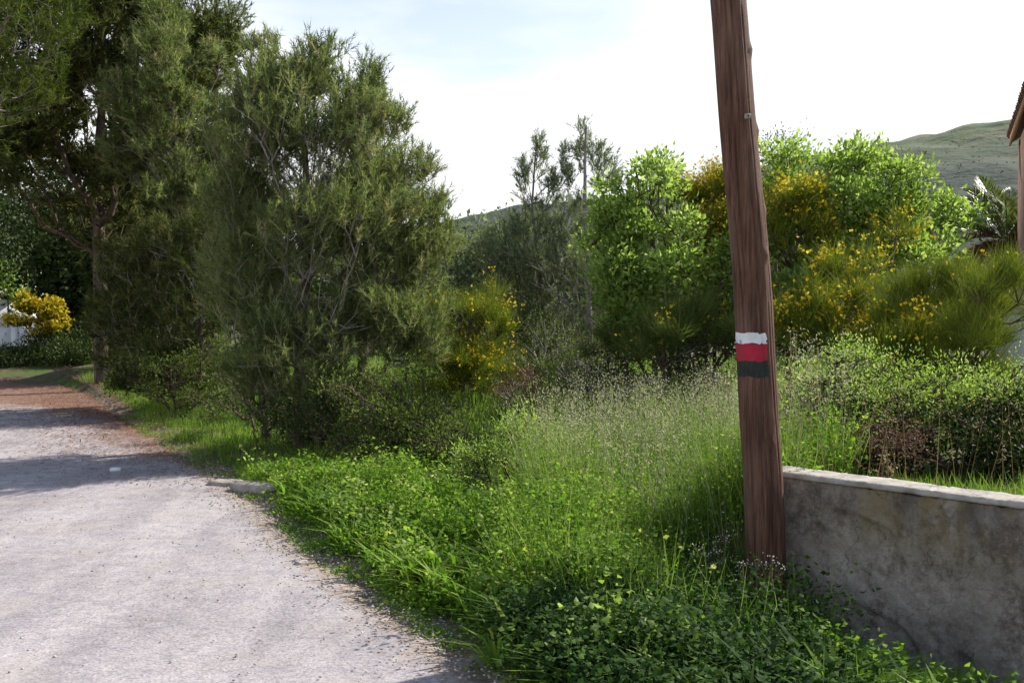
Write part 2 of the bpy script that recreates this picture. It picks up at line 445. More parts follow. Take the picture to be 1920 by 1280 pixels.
# ------------------------------------------------------------------ hill
def hill_col(nt):
    up = ramp(nt, noise(nt, 0.035, 6, 0.65, mscale=(1, 1, 3.0)), [(0.35, (0.045, 0.074, 0.032)), (0.55, (0.088, 0.112, 0.048)), (0.7, (0.16, 0.145, 0.105))])
    low = ramp(nt, noise(nt, 0.10, 6, 0.7), [(0.35, (0.025, 0.04, 0.032)), (0.65, (0.055, 0.07, 0.05))])
    g = nt.nodes.new('ShaderNodeNewGeometry'); s = nt.nodes.new('ShaderNodeSeparateXYZ'); nt.links.new(g.outputs['Position'], s.inputs[0])
    h = math_(nt, 'ADD', s.outputs['Z'], math_(nt, 'MULTIPLY', noise(nt, 0.03, 5), 34))
    f = ramp(nt, math_(nt, 'DIVIDE', h, 100.0), [(0.50, (0, 0, 0)), (0.68, (1, 1, 1))])
    return mixc(nt, f, low, up)
M['hill'] = solid_mat('dry_hillside', hill_col, 0.95, (0.8, 2.0, lambda nt: noise(nt, 0.15, 5)))
HD = 330.0
rpx = np.array([-900, 300, 650, 860, 950, 1100, 1300, 1500, 1610, 1750, 1900, 2150, 2600, 3400])
rpy = np.array([590, 560, 500, 434, 402, 384, 348, 310, 287, 256, 236, 214, 190, 260])
hx = (rpx - 960) / F * HD
hz = (600 - rpy) / F * HD
HX = np.linspace(hx[0], hx[-1], 300)
prof = np.linspace(-1, 1, 60)                # -1 foot near us, 0 ridge, 1 far foot
ridge = np.interp(HX, hx, hz)
k = np.hanning(9); k /= k.sum(); ridge = np.convolve(np.pad(ridge, 4, 'edge'), k, 'valid')
hr = np.random.default_rng(5)
HXX, PP = np.meshgrid(HX, prof, indexing='ij')
HYY = HD + PP * 190 + 20 * wav(HXX, PP * 30, 0.02)
body = np.cos(np.clip(PP, -1, 1) * np.pi / 2) ** 1.15
HZZ = ridge[:, None] * body + EYE + 2.2 * wav(HXX, HYY, 0.05) * (1 - PP ** 2) * (np.abs(PP) > 0.05) + 0.8 * wav(HXX, HYY, 0.21) * body - 3 * (np.abs(PP) > 0.98)
tag(grid_mesh('hill', np.stack([HXX, HYY, HZZ], -1), 300, 60, M['hill']), kind='structure')
s = Soup(); n = 13000
qx = hr.uniform(-120, 330, n); qp = hr.uniform(-0.95, -0.02, n) ; 
keep = hr.random(n) < np.clip(-qp * 1.3 - .2, 0.10, 1); qx, qp = qx[keep], qp[keep]; n = len(qx)
qy = HD + qp * 190 + 20 * wav(qx, qp * 30, 0.02)
qz = np.interp(qx, HX, ridge) * np.cos(qp * np.pi / 2) ** 1.15 + EYE + 2.2 * wav(qx, qy, 0.05) * (1 - qp ** 2)
C = np.stack([qx, qy, qz], 1)
for kk in range(6):
    rr = hr.uniform(0.12, 0.32, n)
    D = unit(hr.normal(size=(n, 3)) * [1, 1, .6] + [0, 0, 0.3])
    s.leaves(C + D * rr[:, None] * 0.3, unit(D + hr.normal(size=(n, 3)) * .6), rr * 1.3, rr * 0.9, hr, hr.random(n))
tag(s.build('hillside_scrub', M['scrub']), 'dark scrub bushes dotted over the distant hillside', 'scrub', kind='stuff')

# ------------------------------------------------------------------ garden wall by the pole
def plaster_col(nt):
    c = ramp(nt, noise(nt, 2.2, 9, 0.72), [(0.32, (0.27, 0.225, 0.19)), (0.5, (0.43, 0.37, 0.32)), (0.66, (0.56, 0.49, 0.43))])
    st = ramp(nt, noise(nt, 3.6, 9, 0.78, mscale=(1.0, 1.0, 0.8), dist=0.15), [(0.41, (0.38, 0.34, 0.31)), (0.50, (1, 1, 1))])
    c = mixc(nt, 0.8, c, st, 'MULTIPLY')
    gr = ramp(nt, noise(nt, 38, 6, 0.8), [(0.36, (0.74, 0.72, 0.70)), (0.5, (1, 1, 1)), (0.66, (1.22, 1.20, 1.18))])
    c = mixc(nt, 0.85, c, gr, 'MULTIPLY')
    g = nt.nodes.new('ShaderNodeTexCoord'); s = nt.nodes.new('ShaderNodeSeparateXYZ'); nt.links.new(g.outputs['Object'], s.inputs[0])
    top = math_(nt, 'MULTIPLY', math_(nt, 'SUBTRACT', s.outputs['Z'], 0.35), 2.2, True)
    drip = ramp(nt, noise(nt, 6, 5, 0.65, mscale=(1, 1, 0.16)), [(0.42, (1, 1, 1)), (0.60, (0, 0, 0))])
    c = mixc(nt, math_(nt, 'MULTIPLY', math_(nt, 'MULTIPLY', top, 0.8), drip), c, (0.13, 0.11, 0.095))
    och = ramp(nt, noise(nt, 1.7, 5, 0.65, mscale=(1, 1, .8)), [(0.50, (0, 0, 0)), (0.58, (1, 1, 1))])
    c = mixc(nt, math_(nt, 'MULTIPLY', math_(nt, 'MULTIPLY', top, 0.85), och), c, (0.33, 0.25, 0.10))
    cr = nt.nodes.new('ShaderNodeTexVoronoi'); cr.feature = 'DISTANCE_TO_EDGE'; cr.inputs['Scale'].default_value = 2.1
    nn = nt.nodes.new('ShaderNodeTexNoise'); nn.inputs['Scale'].default_value = 3; nn.inputs['Detail'].default_value = 6
    nt.links.new(g.outputs['Object'], nn.inputs['Vector'])
    ad = nt.nodes.new('ShaderNodeVectorMath'); ad.operation = 'MULTIPLY_ADD'
    nt.links.new(nn.outputs['Color'], ad.inputs[0]); ad.inputs[1].default_value = (0.7, 0.7, 0.7); nt.links.new(g.outputs['Object'], ad.inputs[2])
    nt.links.new(ad.outputs[0], cr.inputs['Vector'])
    cf = ramp(nt, cr.outputs['Distance'], [(0.0, (0.55, 0.55, 0.55)), (0.01, (0, 0, 0))])
    return mixc(nt, cf, c, (0.10, 0.085, 0.08))
M['plaster'] = solid_mat('weathered_plaster', plaster_col, 0.92, (0.9, 0.03, lambda nt: noise(nt, 28, 10, 0.8)))
M['coping'] = solid_mat('pale_mortar_top', lambda nt: ramp(nt, noise(nt, 9, 6, 0.65), [(0.3, (0.22, 0.195, 0.17)), (0.6, (0.42, 0.385, 0.34))]), 0.9, (0.6, 0.01, lambda nt: noise(nt, 30, 5)))
WTOP = 0.765
wl_ = thing('garden_wall', 'low rendered concrete wall with stained plaster and pale top beside the wooden pole', 'wall', (*WALL_A, 0))
def slab(name, mat, t0, t1, z0, z1, s0, s1, nu, nv, amp, parent, seed):
    """Rounded, slightly uneven slab along the wall line."""
    r_ = np.random.default_rng(seed)
    # cross-section loop (s, z)
    c = 0.012; hgt = z1 - z0
    nz_ = nv
    side = np.linspace(z0, z1 - c, nz_)
    sec = [(s0, z) for z in side] + [(s0 + c, z1)] + [(sv, z1) for sv in np.linspace(s0 + 3 * c, s1 - 3 * c, 6)] + [(s1 - c, z1)] + [(s1, z) for z in side[::-1]]
    sec = np.array(sec)
    tt = np.linspace(t0, t1, nu)
    T, I = np.meshgrid(tt, np.arange(len(sec)), indexing='ij')
    S_, Z_ = sec[I, 0], sec[I, 1]
    bumps = amp * (wav(T * 2.2, Z_ * 3 + S_ * 2, 1.5) + 0.5 * wav(T * 7, Z_ * 8, 1.7) + 0.25 * r_.normal(size=T.shape))
    bumps = bumps - amp * 1.6 * sm((wav(T * 2.3 + 1, Z_ * 3.1, 1.6) - 0.45) / 0.08) - amp * 1.2 * (wav(T * 9, Z_ * 9, 1.3) > 0.72)
    out_ = np.where(S_ < (s0 + s1) / 2, -1, 1)
    S_ = S_ + bumps * out_ * (np.abs(Z_ - z1) > 0.004); Z_ = Z_ + (np.abs(Z_ - z1) < 0.02) * bumps * 0.7
    # close the ends
    V = np.stack([WALL_A[0] + WU[0] * T + WN[0] * S_, WALL_A[1] + WU[1] * T + WN[1] * S_, Z_], -1)
    ce = V.mean(1, keepdims=True)
    V = np.concatenate([ce[:1] + 0 * V[:1], V, ce[-1:] + 0 * V[-1:]], 0)
    return grid_mesh(name, V, nu + 2, len(sec), mat, parent, wrap=True)
slab('wall_body', M['plaster'], 0, 4.6, -0.5, WTOP - 0.03, 0.0, 0.20, 330, 80, 0.011, wl_, 1)
slab('coping', M['coping'], -0.012, 4.62, WTOP - 0.029, WTOP, -0.012, 0.215, 330, 3, 0.006, wl_, 2)

# ------------------------------------------------------------------ wooden pole
def wood_col(nt):
    a = ramp(nt, noise(nt, 9, 6, 0.7, mscale=(6, 6, 0.30)), [(0.3, (0.045, 0.021, 0.015)), (0.5, (0.125, 0.060, 0.040)), (0.7, (0.225, 0.125, 0.088))])
    b = ramp(nt, noise(nt, 30, 4, 0.7, mscale=(7, 7, 0.15)), [(0.35, (0.55, 0.52, 0.52)), (0.6, (1.1, 1.08, 1.05))])
    c = mixc(nt, 0.85, a, b, 'MULTIPLY')
    cr = ramp(nt, noise(nt, 16, 3, 0.5, mscale=(8, 8, 0.12), dist=0.3), [(0.30, (1, 1, 1)), (0.36, (0, 0, 0))])
    c = mixc(nt, math_(nt, 'MULTIPLY', cr, 0.8), c, (0.025, 0.015, 0.014))
    w_ = ramp(nt, noise(nt, 3, 5, 0.6, mscale=(2, 2, 0.6)), [(0.5, (0, 0, 0)), (0.75, (0.6, 0.6, 0.6))])
    return mixc(nt, w_, c, (0.24, 0.155, 0.11))
M['pole'] = solid_mat('creosoted_pine_pole', wood_col, 0.72, (0.9, 0.012, lambda nt: noise(nt, 14, 6, 0.7, mscale=(7, 7, 0.15))), 0.25)
PD = 5.38
pole_px = [(1366, 0), (1383, 200), (1400, 400), (1412, 560), (1421, 700), (1431, 880), (1437, 1100)]
pz = np.array([at(px, py, PD)[2] for px, py in pole_px][::-1]); pxx = np.array([at(px, py, PD)[0] for px, py in pole_px][::-1])
def pole_axis(z):
    z = np.asarray(z, float)
    top = pxx[-1] + (z - pz[-1]) * (pxx[-1] - pxx[-2]) / (pz[-1] - pz[-2])
    lo = pxx[0] + (z - pz[0]) * (pxx[1] - pxx[0]) / (pz[1] - pz[0])
    x = np.where(z > pz[-1], top, np.where(z < pz[0], lo, np.interp(z, pz, pxx)))
    return x, PD + 0.01 * z
def pole_r(z):
    return 0.108 - 0.0038 * z
po = thing('wooden_pole', 'tall brown wooden utility pole leaning slightly left with a painted trail mark', 'pole', (float(pole_axis(-0.2)[0]), PD, float(ground_z(1.38, PD))))
zs = np.linspace(-0.6, 7.6, 320); ns = 110
an = np.arange(ns) / ns * 2 * np.pi
Z, A = np.meshgrid(zs, an, indexing='ij')
axx, ayy = pole_axis(Z)
for _ in range(1):
    pass
rr = pole_r(Z) * (1 + 0.018 * np.sin(3 * A + Z * 0.7) + 0.012 * np.sin(7 * A + 1.3 * Z)) + 0.004 * np.sin(Z * 4.3 + A)
kr = np.random.default_rng(11)
for kz, ka, kh in [(2.62, -0.15, .012), (1.95, -0.7, .010), (2.95, -2.2, .008), (3.05, -0.35, .012), (1.2, 0.1, .012), (0.95, -1.2, .008), (0.3, -2.4, .01), (2.2, 0.0, .012), (4.2, -1.4, .012), (5.1, -0.4, .012)]:
    da = (A - (ka % (2 * np.pi)) + np.pi) % (2 * np.pi) - np.pi
    rr = rr + kh * np.exp(-(da / 0.22) ** 2 - ((Z - kz) / 0.035) ** 2)
for ka, w_, z0, z1 in [(-1.3, .045, 0.2, 2.6), (-2.0, .04, 1.7, 4.2), (-0.75, .04, 0.0, 1.8), (-1.65, .03, 2.5, 6.5), (-1.0, .02, 1.4, 3.4), (-1.75, .018, 0.3, 2.1), (-0.45, .022, 0.5, 2.4), (-2.3, .02, 0.2, 3.0)]:
    da = (A - (ka % (2 * np.pi)) + 0.12 * np.sin(Z * 1.1) + np.pi) % (2 * np.pi) - np.pi
    rr = rr - 0.011 * np.exp(-(da / w_) ** 2) * sm((Z - z0) / 0.3) * sm((z1 - Z) / 0.3)
V = np.stack([axx + rr * np.cos(A), ayy + rr * np.sin(A), Z], -1)
ce = np.stack([pole_axis(zs[-1])[0] + 0 * an, pole_axis(zs[-1])[1] + 0 * an, zs[-1] + 0.05 + 0 * an], -1)[None]
V = np.concatenate([V, ce], 0)
grid_mesh('shaft', V, len(zs) + 1, ns, M['pole'], po, wrap=True)
def paint(name, c0, c1, rough=0.55):
    def f(nt):
        a = ramp(nt, noise(nt, 10, 5, 0.7), [(0.3, c0), (0.65, c1)])
        ch = ramp(nt, noise(nt, 22, 6, 0.75, mscale=(2.5, 2.5, .5)), [(0.37, (1, 1, 1)), (0.43, (0, 0, 0))])
        return mixc(nt, math_(nt, 'MULTIPLY', ch, 0.85), a, (0.10, 0.055, 0.045))
    return solid_mat(name, f, rough, (0.5, 0.006, lambda nt: noise(nt, 14, 6, 0.7, mscale=(7, 7, 0.15))))
M['p_white'] = paint('white_paint', (0.62, 0.64, 0.68), (0.80, 0.82, 0.84))
M['p_red'] = paint('red_paint', (0.30, 0.012, 0.03), (0.46, 0.02, 0.05))
M['p_green'] = paint('dark_green_paint', (0.010, 0.018, 0.015), (0.022, 0.036, 0.029))
def stripe(name, y0, y1, mat, label, seed):
    r_ = np.random.default_rng(seed)
    z1, z0 = at(1410, y0, PD - .1)[2], at(1410, y1, PD - .1)[2]
    zz = np.linspace(z0, z1, 8); aa = np.linspace(R(176), R(292), 30)
    Zz, Aa = np.meshgrid(zz, aa, indexing='ij')
    Zz = Zz + 0.0018 * r_.normal(size=(1, 30)) * np.linspace(-1, 1, 8)[:, None] + 0.003 * np.sin(Aa * 6 + seed)
    Aa = Aa + 0.03 * r_.normal(size=(8, 1)) * np.linspace(-1, 1, 30)[None]
    x, y = pole_axis(Zz)
    base = pole_r(Zz) * (1 + 0.018 * np.sin(3 * Aa + Zz * 0.7) + 0.012 * np.sin(7 * Aa + 1.3 * Zz)) + 0.004 * np.sin(Zz * 4.3 + Aa)
    for ka, w_, a0, a1 in [(-1.3, .045, 0.2, 2.6), (-2.0, .04, 1.7, 4.2), (-0.75, .04, 0.0, 1.8), (-1.65, .03, 2.5, 6.5)]:
        da = (Aa - (ka % (2 * np.pi)) + 0.12 * np.sin(Zz * 1.1) + np.pi) % (2 * np.pi) - np.pi
        base = base - 0.009 * np.exp(-(da / w_) ** 2) * sm((Zz - a0) / 0.3) * sm((a1 - Zz) / 0.3)
    rr = base + 0.0035
    o = grid_mesh(name, np.stack([x + rr * np.cos(Aa), y + rr * np.sin(Aa), Zz], -1), 8, 30, mat, po)
    o['label'] = label
stripe('painted_stripe', 624, 644, M['p_white'], 'white top stripe of the trail mark', 1)
stripe('painted_stripe', 645, 677, M['p_red'], 'red middle stripe of the trail mark', 2)
stripe('painted_stripe', 678, 707, M['p_green'], 'dark green bottom stripe of the trail mark', 3)
s = Soup(); c = at(1402, 218, PD - 0.105)
box_soup(s, c, (0.032, 0.012, 0.026)); s.build('tag_plate', M['coping'], po)
s = Soup(); s.tubes([c + [0, -.005, 0]], [c + [0, -.022, 0]], .004, .004, 6); s.build('nail', M['twig'], po)

# ------------------------------------------------------------------ plants: the skeleton grower
def clump(px, py, d, rx, ry, rd=None, w=1.0):
    """Ellipsoid of foliage: centre seen at a pixel at depth d, half sizes in pixels there, rd metres deep."""
    c = at(px, py, d)
    a, b = rx / F * d, ry / F * d
    return (c, np.array([a, rd if rd else a, b]), w)

def sample(clumps, n, rng, gap=0.25, gs=2.2, shell=2.4):
    wts = np.array([w * (r[0] * r[1] * r[2]) ** (2 / 3) for c, r, w in clumps]); wts /= wts.sum()
    out = []
    seed = rng.uniform(0, 10, 3)
    while sum(len(o) for o in out) < n:
        i = rng.choice(len(clumps), n, p=wts)
        C = np.array([clumps[k][0] for k in i]); Rr = np.array([clumps[k][1] for k in i])
        D = unit(rng.normal(size=(n, 3)))
        Pt = C + D * Rr * (rng.random(n) ** (1 / shell))[:, None]
        f = np.sin(Pt[:, 0] * gs * 1.7 + seed[0]) + np.sin(Pt[:, 1] * gs * 1.7 + seed[1]) + np.sin(Pt[:, 2] * gs * 2.1 + seed[2]) + 0.6 * np.sin((Pt[:, 0] + Pt[:, 2]) * gs * 3.7 + seed[0])
        out.append(Pt[f / 3.6 > (-1 + 2 * gap) * 0.75])
    return np.concatenate(out)[:n]

def lumpy(clumps, seed, k=7, f=0.42, spread=0.95):
    """Breaks each ellipsoid into smaller uneven tufts with air between them."""
    rng = np.random.default_rng(seed + 500)
    out = []
    for c, r_, w in clumps:
        D = unit(rng.normal(size=(k, 3))); q = rng.random(k) ** 0.4 * spread
        for d_, q_ in zip(D, q):
            sz = f * rng.uniform(0.6, 1.25)
            out.append((c + d_ * r_ * q_, r_ * sz * np.array([1.1, 1.1, 0.75]), w))
    return out

def grow(trunk, rad0, pts, rng, step=0.22, lam=0.55, sag=0.08, rtip=0.004):
    """Joins every point to the nearest cheap node of the growing tree. Returns nodes, parents, radii, tips below each node."""
    N = [np.array(p, float) for p in trunk]; par = [-1] + list(range(len(trunk) - 1))
    plen = [0.0]
    for a, b in zip(trunk[:-1], trunk[1:]): plen.append(plen[-1] + float(np.linalg.norm(np.array(b) - np.array(a))))
    cap = len(trunk) + len(pts) * 14
    X = np.zeros((cap, 3)); X[:len(N)] = np.array(N); PL = np.zeros(cap); PL[:len(N)] = plen
    par = list(par); n = len(N); nt_ = n
    T = np.array(trunk)
    dist = np.min(np.linalg.norm(pts[:, None] - T[None], axis=2), 1)
    order = np.argsort(dist + rng.normal(0, 0.12, len(pts)))
    for q in order:
        p = pts[q]
        v = p - X[:n]
        dd = np.linalg.norm(v, axis=1)
        cost = dd + lam * PL[:n] + 0.9 * np.maximum(0, -v[:, 2] - 0.15 * dd)
        cost[0] += 0.5
        j = int(np.argmin(cost))
        L = dd[j]
        m = max(1, min(12, int(round(L / step))))
        a = X[j].copy(); prev = j
        bow = rng.normal(0, sag, 3) * L + np.array([0, 0, -sag * L])
        for i in range(1, m + 1):
            f = i / m
            w_ = a + (p - a) * f + bow * 4 * f * (1 - f) + (rng.normal(0, 0.018, 3) if i < m else 0)
            X[n] = w_; PL[n] = PL[prev] + L / m; par.append(prev); prev = n; n += 1
            if n >= cap - 1: break
        if n >= cap - 14: break
    X = X[:n]; par = np.array(par[:n])
    tips = np.zeros(n)
    kids = np.bincount(par[par >= 0], minlength=n)
    tips[kids == 0] = 1
    for i in range(n - 1, 0, -1):
        tips[par[i]] += tips[i]
    r = rtip * tips ** 0.5
    tr = np.linspace(rad0, rad0 * 0.22, nt_)
    r[:nt_] = np.maximum(r[:nt_], tr); r = np.minimum(r, rad0)
    return X, par, r, tips, nt_

SC = 1.0                                     # foliage density factor

def plant(name, label, cat, trunks, rad0, clumps, n, seed, leaf, mat, group=None, bark='bark', bare=None, nbare=0, gap=0.25, gs=2.2,
          shell=2.4, lam=0.55, rtip=0.004, flowers=None, step=0.22, kw=None, lump=None, maxtips=4, twigmat='twig', branch_name='branches', trunk_name='trunk', crown='crown'):
    kw = kw or {}
    rng = np.random.default_rng(seed)
    b0 = trunks[0][0]
    t = thing(name, label, cat, b0, group)
    nT = len(trunks)
    if lump: clumps = lumpy(clumps, seed, *lump)
    P = sample(clumps, n, rng, gap, gs, shell)
    near = np.argmin(np.stack([np.min(np.linalg.norm(P[:, None] - np.array(tr)[None], axis=2), 1) for tr in trunks], 1), 1)
    sc = Soup()
    flp = []
    for ti, tr in enumerate(trunks):
        sb, st = Soup(), Soup()
        tr = np.array(tr, float)
        # resample and wobble the stem
        L = np.concatenate([[0], np.cumsum(np.linalg.norm(np.diff(tr, axis=0), axis=1))])
        k = max(4, int(L[-1] / 0.3))
        q = np.linspace(0, L[-1], k)
        tr = np.stack([np.interp(q, L, tr[:, c]) for c in range(3)], 1)
        tr[1:] += np.cumsum(rng.normal(0, 0.012, (k - 1, 3)) * [1, 1, 0], 0)
        pts = P[near == ti]
        if bare and nbare:
            pb = sample(bare, nbare // nT, rng, 0.0, 2, 2)
            allp = np.concatenate([pts, pb]) if len(pts) else pb
        else:
            pb = np.zeros((0, 3)); allp = pts
        X, par, r, tips, nt_ = grow(tr, rad0 * (1 if ti == 0 else 0.75), allp, rng, step, lam, rtip=rtip)
        e = np.arange(1, len(X))
        tk = e < nt_
        st.tubes(X[par[e[tk]]], X[e[tk]], r[par[e[tk]]] * 1.0, r[e[tk]], 9)
        eb = e[~tk]
        if len(eb):
            pr = np.minimum(r[par[eb]], r[eb] * 1.6)
            sb.tubes(X[par[eb]], X[eb], pr, r[eb], 4)
        st.build(trunk_name, M[bark], t, smooth=True)
        if sb.n: sb.build(branch_name, M[twigmat], t, smooth=True)
        # foliage on thin nodes, not on the bare ones
        lb = eb[tips[eb] <= maxtips]
        if len(pb):
            dn = np.full(len(lb), 9.0)
            for ch in range(0, len(lb), 400):
                dn[ch:ch + 400] = np.min(np.linalg.norm(X[lb[ch:ch + 400], None] - pb[None], axis=2), 1)
            inC = np.min(np.stack([np.sum(((X[lb] - c) / (rr_ * 1.1)) ** 2, 1) for c, rr_, _ in clumps], 1), 1)
            lb = lb[(dn > 0.05) & (inC < 1.0)]
        else:
            inC = np.min(np.stack([np.sum(((X[lb] - c) / (rr_ * 1.15)) ** 2, 1) for c, rr_, _ in clumps], 1), 1)
            lb = lb[inC < 1.0]
        if len(lb):
            D = unit(X[lb] - X[par[lb]])
            leaf(sc, X[lb], D, rng, flp, **kw)
    sc.build(crown, M[mat], t)
    if flowers and flp:
        FP = np.concatenate([f for f in flp])
        if len(FP):
            sf = Soup(); m = len(FP)
            for _ in range(flowers.get('k', 2)):
                D = unit(rng.normal(size=(m, 3)))
                sz = flowers.get('size', 0.03) * rng.uniform(0.7, 1.3, m)
                sf.leaves(FP + rng.normal(0, 0.008, (m, 3)), D, sz, sz * 0.8, rng, rng.random(m))
            tag(sf.build('flowers', M[flowers.get('mat', 'yellow')], t), kind='stuff')
    return t

UP = np.array([0, 0, 1.0])

def pine_leaf(s, P, D, rng, fl, shoots=3, slen=0.2, nn=34, nl=0.075, nw=0.0045, up=0.55, spread=0.75):
    n = len(P)
    for k in range(shoots):
        if SC < 1 and rng.random() > SC: continue
        sdv = unit(D * 0.7 + UP * up + rng.normal(size=(n, 3)) * spread * 0.6)
        ln = slen * rng.uniform(0.6, 1.3, n)
        base_t = np.where(rng.random(n) < 0.05, 1.3, np.clip(rng.normal(0.42, 0.2, n), 0, 1))
        f = rng.random((n, nn)) ** 0.8
        Q = P[:, None] + sdv[:, None] * (f * ln[:, None])[..., None]
        nd = unit(sdv[:, None] * 1.1 + rng.normal(size=(n, nn, 3)) * 0.62)
        tint = np.clip(base_t[:, None] + rng.normal(0, 0.12, (n, nn)) , 0, 1)
        s.needles(Q.reshape(-1, 3), nd.reshape(-1, 3), nl * rng.uniform(0.7, 1.2, n * nn), nw, rng, tint.ravel())
        s.needles(P, sdv, ln, 0.008, rng, np.full(n, 0.9))

def broad_leaf(s, P, D, rng, fl, nn=12, rad=0.13, size=0.05, asp=0.5, up=0.25):
    n = len(P)
    base_t = np.clip(rng.normal(0.5, 0.2, n), 0, 1)
    O = rng.normal(size=(n, nn, 3)) * rad * 0.6
    Q = P[:, None] + O + D[:, None] * rad * 0.3
    nd = unit(O / max(rad, 1e-3) + rng.normal(size=(n, nn, 3)) * 0.5 + UP * up)
    tint = np.clip(base_t[:, None] + rng.normal(0, 0.15, (n, nn)), 0, 1)
    sz = size * rng.uniform(0.6, 1.3, n * nn)
    s.leaves(Q.reshape(-1, 3), nd.reshape(-1, 3), sz, sz * asp, rng, tint.ravel())

def broom_leaf(s, P, D, rng, fl, nn=22, ln=0.34, w=0.006, ffrac=0.3, fper=7, fgate=None, up=0.8):
    n = len(P)
    base_t = np.clip(rng.normal(0.45, 0.2, n), 0, 1)
    nd = unit(D[:, None] * 0.8 + UP * up + rng.normal(size=(n, nn, 3)) * 0.45)
    Q = np.repeat(P[:, None], nn, 1) + rng.normal(0, 0.03, (n, nn, 3))
    L = ln * rng.uniform(0.5, 1.3, (n, nn))
    tint = np.clip(base_t[:, None] + rng.normal(0, 0.15, (n, nn)), 0, 1)
    s.needles(Q.reshape(-1, 3), nd.reshape(-1, 3), L.ravel(), w, rng, tint.ravel())
    if ffrac > 0:
        g = wav(P[:, 0] + P[:, 1], P[:, 2], 1.9) * 0.5 + 0.5
        sel = rng.random(n) < ffrac * (0.35 + 1.3 * g)
        if sel.any():
            m = int(sel.sum())
            a = rng.integers(0, nn, (m, fper)); f = rng.uniform(0.35, 1.0, (m, fper))
            ii = np.where(sel)[0][:, None]
            fp = Q[ii, a] + nd[ii, a] * (L[ii, a] * f)[..., None]
            fl.append(fp.reshape(-1, 3))

# ------------------------------------------------------------------ pines
def foot(px, d):
    x = (px - 960) / F * d
    return np.array([x, d, float(ground_z(x, d)) - 0.05])

# tall pine at the left, trunk in the shade
f0 = foot(190, 22.0)
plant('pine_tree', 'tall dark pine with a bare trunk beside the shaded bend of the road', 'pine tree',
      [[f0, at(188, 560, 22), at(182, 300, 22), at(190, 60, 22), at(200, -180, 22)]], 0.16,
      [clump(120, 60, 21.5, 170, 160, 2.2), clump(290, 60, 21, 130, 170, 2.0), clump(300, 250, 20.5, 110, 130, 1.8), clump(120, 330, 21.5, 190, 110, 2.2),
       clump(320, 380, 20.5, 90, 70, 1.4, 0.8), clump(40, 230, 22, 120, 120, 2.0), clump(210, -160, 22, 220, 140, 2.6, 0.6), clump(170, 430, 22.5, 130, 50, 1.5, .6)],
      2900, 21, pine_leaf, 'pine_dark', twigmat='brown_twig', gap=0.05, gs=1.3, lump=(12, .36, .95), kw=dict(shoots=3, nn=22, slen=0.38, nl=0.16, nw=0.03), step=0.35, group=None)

f0 = foot(25, 15.0)
plant('pine_tree', 'bright green pine branches hanging into view at the upper left corner', 'pine tree',
      [[foot(-330, 15.5), at(-330, 300, 15.5), at(-300, -60, 15.2), at(-280, -300, 15.0)]], 0.17,
      [clump(30, 60, 14, 100, 70, 0.9), clump(-120, 40, 14.5, 160, 120, 1.4), clump(60, 165, 14.2, 80, 38, 0.8, 0.8), clump(-150, 230, 14.5, 150, 110, 1.3), clump(90, 20, 14.2, 60, 50, .7, 0.8), clump(10, 175, 14, 60, 40, 0.7, .8),
       clump(-250, -200, 15, 260, 160, 2.0, 0.4)],
      800, 22, pine_leaf, 'pine_bright', gap=0.15, gs=2.0, kw=dict(shoots=3, nn=26, slen=0.28, nl=0.10, nw=0.013), step=0.3)

f0 = foot(395, 27.0)
plant('pine_tree', 'thin topped bluish pine top rising behind the broad central pine', 'pine tree',
      [[f0, at(395, 300, 27), at(400, 60, 27), at(405, -160, 27)]], 0.15,
      [clump(410, 40, 27, 55, 60, 1.0), clump(375, -40, 27, 80, 70, 1.3), clump(430, -50, 27, 45, 50, .8), clump(380, 140, 27, 60, 80, 1.2), clump(400, 260, 27, 90, 90, 1.4), clump(390, -150, 27, 60, 60, 1, 0.6)],
      900, 23, pine_leaf, 'pine_grey', gap=0.12, gs=1.6, kw=dict(shoots=3, nn=22, slen=0.34, nl=0.13, nw=0.02), step=0.35)

# broad central pine
f0 = foot(560, 12.2)
plant('pine_tree', 'broad bushy pine with pale bare inner twigs in the middle of the verge', 'pine tree',
      [[f0, at(565, 600, 12.2), at(570, 350, 12.2), at(560, 110, 12.2)],
       [foot(660, 12.6), at(690, 560, 12.6), at(680, 330, 12.6), at(655, 160, 12.6)],
       [foot(500, 12.5), at(480, 560, 12.5), at(470, 330, 12.5), at(480, 130, 12.5)]], 0.075,
      [clump(500, 190, 12.2, 80, 90, 0.8), clump(570, 150, 12.2, 70, 75, 0.8), clump(670, 220, 12.4, 75, 85, 0.8), clump(570, 280, 12.0, 150, 110, 1.1),
       clump(710, 340, 12.3, 95, 110, 0.9), clump(470, 360, 12.2, 95, 120, 0.9), clump(620, 430, 11.8, 150, 110, 1.0), clump(760, 470, 12.3, 90, 110, 0.9),
       clump(450, 540, 12.2, 105, 120, 0.9), clump(800, 400, 12.4, 45, 45, .4, .9), clump(700, 590, 11.8, 130, 90, 0.9), clump(560, 640, 11.7, 130, 90, 0.9), clump(480, 720, 11.9, 85, 60, .7),
       clump(610, 760, 11.7, 110, 65, 0.7), clump(770, 660, 12.0, 70, 50, 0.6), clump(490, 105, 12.2, 45, 30, .4, .8), clump(600, 100, 12.2, 40, 32, .4, .8), clump(690, 150, 12.3, 28, 28, .3, .8),
       clump(742, 230, 12.3, 25, 35, .3, .7), clump(790, 320, 12.3, 25, 35, .3, .7), clump(835, 440, 12.4, 22, 30, .3, .7)],
      4700, 24, pine_leaf, 'pine_needle', bare=[clump(570, 560, 11.3, 150, 110, 0.6), clump(590, 380, 11.4, 60, 80, .5)], nbare=200, rtip=0.0026, gap=0.03, gs=2.6, shell=2.0, lump=(9, .62, .72),
      kw=dict(shoots=3, nn=21, slen=0.22, nl=0.09, nw=0.009, up=0.85))

